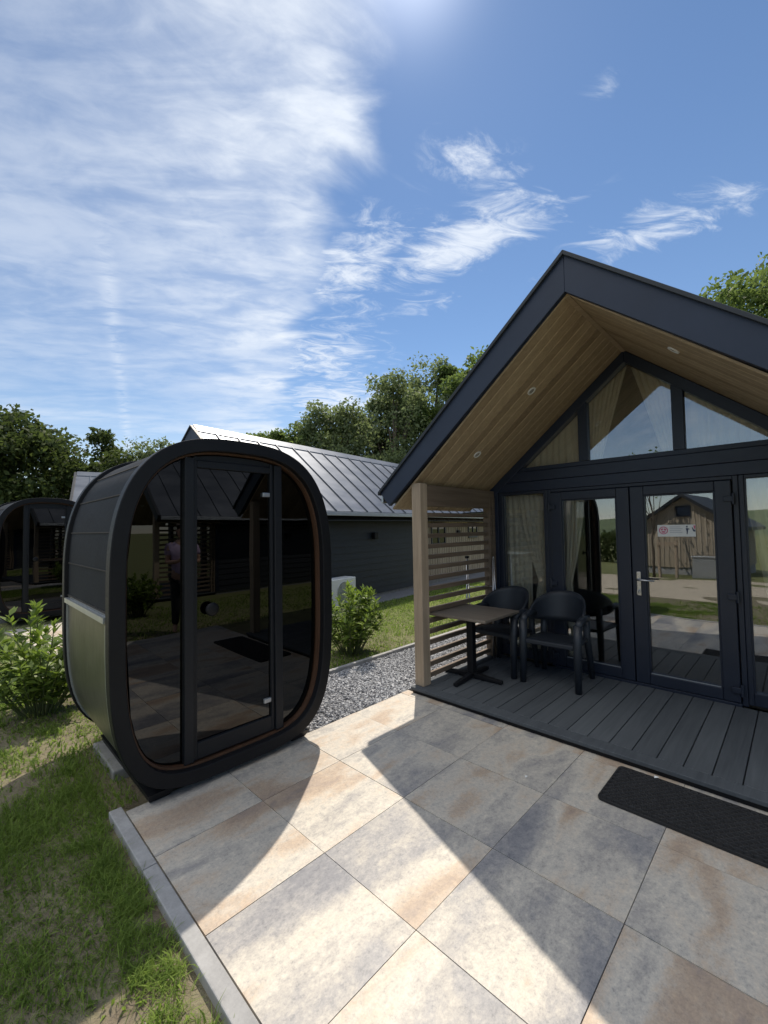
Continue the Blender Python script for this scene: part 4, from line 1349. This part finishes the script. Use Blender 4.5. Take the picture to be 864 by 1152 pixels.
tree('large dark broad tree at the left edge behind the smaller pod', (-29.5, 1.2, -.1), 8.6, 4.3, .8, 'leaf_oak', 21, 26000, .30, 95)
tree('dark tree between the broad left tree and the pale one', (-28, 5.2, -.1), 8.0, 2.9, .8, 'leaf_oak', 22, 14000, .28, 60)
tree('pale loose-crowned tree above the roof corner', (-27, 7.6, -.1), 8.4, 2.3, 1.2, 'leaf_willow', 23, 6500, .22, 44, .2)
tree('round green tree peeking over the shoulder of the large pod', (-26, 9.4, -.1), 7.2, 2.2, 1.0, 'leaf_ash', 24, 9000, .26, 40)
tree('lowest tree of the row above the neighbouring metal roof', (-19.8, 12.0, -.1), 8.3, 2.4, 1.0, 'leaf_ash', 25, 9000, .26, 44)
tree('silvery tree second from the left above the neighbouring roof', (-17.6, 15.0, -.1), 9.8, 2.8, 1.2, 'leaf_willow', 26, 11000, .22, 55, .1)
tree('leafy tree filling the dip between the first two trees above the neighbouring roof', (-19.6, 14.6, -.1), 8.9, 2.9, .8, 'leaf_ash', 61, 14000, .26, 60)
tree('deep green tree between the two tall silvery trees', (-15.6, 20.8, -.1), 11.0, 3.2, .8, 'leaf_ash', 62, 16000, .27, 66)
tree('grey-green tree just left of the tall stems', (-17.2, 18.2, -.1), 10.2, 2.8, .8, 'leaf_willow', 63, 13000, .23, 60)
tree('tall silvery tree with visible stems in the middle of the row', (-15.0, 17.4, -.1), 11.6, 2.9, 2.4, 'leaf_willow', 27, 11000, .22, 56, .15)
tree('tall grey-green tree beside the cabin fascia', (-13.9, 20.0, -.1), 12.6, 3.0, 2.2, 'leaf_willow', 28, 12000, .22, 60, .1)
tree('tallest dense green tree rising behind the cabin eave', (-11.2, 20.6, -.1), 13.0, 3.1, 2.0, 'leaf_ash', 29, 20000, .27, 80)
tree('tree showing its top over the right roof slope', (2.9, 26.5, -.1), 15.2, 4.0, 4.0, 'leaf_ash', 30, 20000, .27, 80, .1)

# greenery on the far side of the drive (seen in the panes)
def hedge(label, x0, x1, y, h, d, seed, n=16000):
    rng = np.random.default_rng(seed)
    P = np.stack([rng.uniform(x0, x1, n), y+rng.uniform(-d, d, n)*.5, rng.uniform(0, 1, n)**.7*h], 1)
    P[:, 2] *= 1+.12*np.sin(P[:, 0]*1.1)+.08*np.sin(P[:, 0]*2.7)
    P[:, 2] -= .3
    D = rng.normal(size=(n, 3)); N_ = rng.normal(size=(n, 3)); N_[:, 2] += 1
    L = rng.uniform(.12, .26, n)
    V, F = leaves(P, D, N_, L, L*.6)
    t = thing('hedge', label, 'hedge', (0, 0, 0))
    np_obj('foliage', V, F, MAT['leaf_oak'], t)
    st = MB()
    for x in np.arange(x0+.5, x1, 1.1): st.tube([(x, y, -.4), (x+.1, y, h*.7)], [.05, .02], 6)
    obj('stems', st, MAT['bark'], t)
hedge('clipped hedge along the field beyond the drive, mirrored in the left door', -26, -3.2, -15, 1.3, 1.6, 41)

# ------------------------------------------------------------------ things behind the camera, seen mirrored in the panes
def shed():
    t = thing('garden_shed', 'small gabled shed with pale vertical boards across the drive', 'shed', (-.30, -8.3, -.04), R(5))
    mb = MB(); y0 = 0
    hw = 1.30; eave, apex = 1.62, 2.56
    x = -hw
    while x < hw-.01:
        def zt(q): return eave+(apex-eave)*(1-abs(q)/hw)
        a, b = x+.003, min(x+.142, hw)
        mb.hexa([(a, -.02, .25), (b, -.02, .25), (b, 0, .25), (a, 0, .25)], [(a, -.02, zt(a)-.04), (b, -.02, zt(b)-.04), (b, 0, zt(b)-.04), (a, 0, zt(a)-.04)])
        mb.box(b-.02, b+.025, 0, .018, .25, zt(b)-.08)
        x += .146
    obj('front_wall', mb, MAT['vert_wood'], t)
    for s in (-1, 1):
        obj('side_wall', MB().box(*sorted((s*hw, s*(hw-.06))), -3.0, -.021, .25, eave-.06), MAT['vert_wood'], t)
        poly = [(0, apex+.06), (s*(hw+.28), eave+.06-.18), (s*(hw+.28), eave-.05-.18), (0, apex-.05)]
        obj('roof', MB().prism(poly, 1, -3.2, .22), MAT['navy_clad'], t)
    obj('rear_wall', MB().box(-hw, hw, -3.06, -3.0, .25, eave), MAT['vert_wood'], t)
    obj('plinth', MB().box(-hw+.03, hw-.03, -2.97, -.03, -.1, .249), MAT['kerb'], t)
    w = obj('window', MB().box(-.22, .22, .02, .05, 1.86, 2.22), MAT['frame'], t, .005)
    obj('pane', MB().box(-.17, .17, .051, .056, 1.91, 2.17), MAT['glass'], w)
    obj('wall_lamp', MB().box(.12, .20, .02, .10, 1.45, 1.62), MAT['black'], t, .01)
shed()

def utility_box():
    t = thing('utility_box', 'grey metal utility box standing before the shed', 'utility box', (.55, -7.4, -.03), R(6))
    obj('cabinet', MB().box(-.5, .5, -.2, .2, .02, .62), MAT['zinc'], t, .01)
    obj('lid', MB().box(-.53, .53, -.23, .23, .622, .66), MAT['zinc'], t, .006)
    obj('foot', MB().box(-.45, .45, -.15, .15, -.05, .018), MAT['slab'], t)
utility_box()
tree('young bare-stemmed tree by the drive before the shed', (-.95, -7.3, -.04), 4.2, 1.1, 2.3, 'leaf_ash', 51, 260, .12, 8, .3, .32, 'trees across the drive')
def stake():
    t = thing('tree_stake', 'pair of wooden stakes tied across beside the young tree', 'stake', (-.55, -7.25, -.04))
    for x in (-.22, .22): obj('stake', MB().tube([(x, 0, 0), (x, 0, 1.15)], .045, 10), MAT['post_wood'], t)
    obj('cross_bar', MB().box(-.28, .28, .046, .07, 1.0, 1.1), MAT['post_wood'], t)
stake()

# ------------------------------------------------------------------ person standing on the right end of the patio, mirrored in the sauna glass
def person():
    t = thing('person', 'person in a lavender short-sleeved shirt and black trousers holding a phone', 'person', (3.95, 1.36, 0), R(195))
    # body faces local +X
    def skin(name, verts, edges, radii, m, parent, lvl=2):
        me = bpy.data.meshes.new(name); me.from_pydata(verts, edges, []); o = bpy.data.objects.new(name, me)
        finish(o, name, m, parent, 0, True)
        sm = o.modifiers.new('skin', 'SKIN'); sm.use_smooth_shade = True
        for i, r in enumerate(radii):
            d = me.skin_vertices[0].data[i]; d.radius = r if isinstance(r, tuple) else (r, r)
        me.skin_vertices[0].data[0].use_root = True
        ss = o.modifiers.new('sub', 'SUBSURF'); ss.levels = ss.render_levels = lvl
        return o
    V = [(0, 0, .95)]; E = []; Rr = [(.125, .16)]
    def add(p, r, par):
        V.append(p); Rr.append(r); E.append((par, len(V)-1)); return len(V)-1
    b1 = add((.0, 0, 1.10), (.11, .145), 0); b2 = add((.005, 0, 1.28), (.12, .165), b1); b3 = add((-.01, 0, 1.41), (.085, .13), b2)
    nk = add((0, 0, 1.49), .052, b3); hd = add((.015, 0, 1.56), (.075, .068), nk); h2 = add((.02, 0, 1.635), (.092, .076), hd); add((.01, 0, 1.70), (.06, .055), h2)
    for s in (-1, 1):
        sh = add((-.01, s*.175, 1.40), .055, b3); el = add((.02, s*.225, 1.13), .042, sh)
        wr = add((.24, s*.09, 1.16), .028, el); pm = add((.31, s*.055, 1.19), (.018, .036), wr)
        for q in range(4):
            f0 = add((.335, s*(.045-.0), 1.225-q*.02), .0085, pm); f1 = add((.345, s*.02, 1.24-q*.021), .008, f0); add((.335, s*.004, 1.243-q*.021), .007, f1)
        th0 = add((.295, s*.03, 1.225), .009, pm); add((.305, s*.012, 1.245), .008, th0)
        hp = add((0, s*.09, .88), .095, 0); kn = add((.015, s*.10, .49), .06, hp); an = add((-.01, s*.105, .09), .04, kn)
        ft = add((.09, s*.115, .045), (.04, .035), an); add((.155, s*.12, .035), (.03, .035), ft)
    skin('body', V, E, Rr, MAT['skin'], t)
    # shirt
    V2 = [(0, 0, .90), (0, 0, 1.06), (.005, 0, 1.28), (-.01, 0, 1.40), (-.005, 0, 1.45)]; E2 = [(0, 1), (1, 2), (2, 3), (3, 4)]
    R2 = [(.142, .180), (.130, .170), (.136, .18), (.105, .15), (.06, .07)]
    for s in (-1, 1):
        V2 += [(-.01, s*.18, 1.405), (.008, s*.215, 1.23)]; k = len(V2); E2 += [(3, k-2), (k-2, k-1)]; R2 += [.068, .062]
    skin('shirt', V2, E2, R2, MAT['shirt'], t)
    V3 = [(0, 0, .95)]; E3 = []; R3 = [(.135, .17)]
    for s in (-1, 1):
        k = len(V3); V3 += [(0, s*.095, .84), (.012, s*.10, .49), (-.01, s*.105, .10)]; E3 += [(0, k), (k, k+1), (k+1, k+2)]; R3 += [.105, .075, .062]
    skin('trousers', V3, E3, R3, MAT['trousers'], t)
    skin('hair', [(-.01, 0, 1.66), (-.035, 0, 1.63), (.0, 0, 1.705)], [(0, 1), (0, 2)], [(.088, .082), (.078, .076), (.07, .062)], MAT['hair'], t)
    f = MB()
    for s in (-1, 1): f.lathe([(.0, -.008), (.009, -.004), (.0105, 0), (.009, .004), (.0, .008)], (.103, s*.03, 1.645), 10)
    obj('eyes', f, MAT['white'], t, 0, True)
    obj('nose', MB().tube([(.105, 0, 1.65), (.118, 0, 1.615)], [.008, .014], 8), MAT['skin'], t, 0, True)
    obj('mouth', MB().box(.090, .098, -.02, .02, 1.578, 1.586), MAT['sticker_red'], t, .003)
    for s in (-1, 1): obj('ear', MB().tube([(.01, s*.078, 1.655), (.012, s*.086, 1.635), (.012, s*.08, 1.61)], [.012, .016, .010], 8), MAT['skin'], t, 0, True)
    ph = thing('phone', 'black phone held up in both hands by the person', 'phone', (3.95, 1.36, 0), R(195))
    obj('phone_body', MB().box(.318, .327, -.02, .02, 1.20, 1.34), MAT['black'], ph, .004)
person()
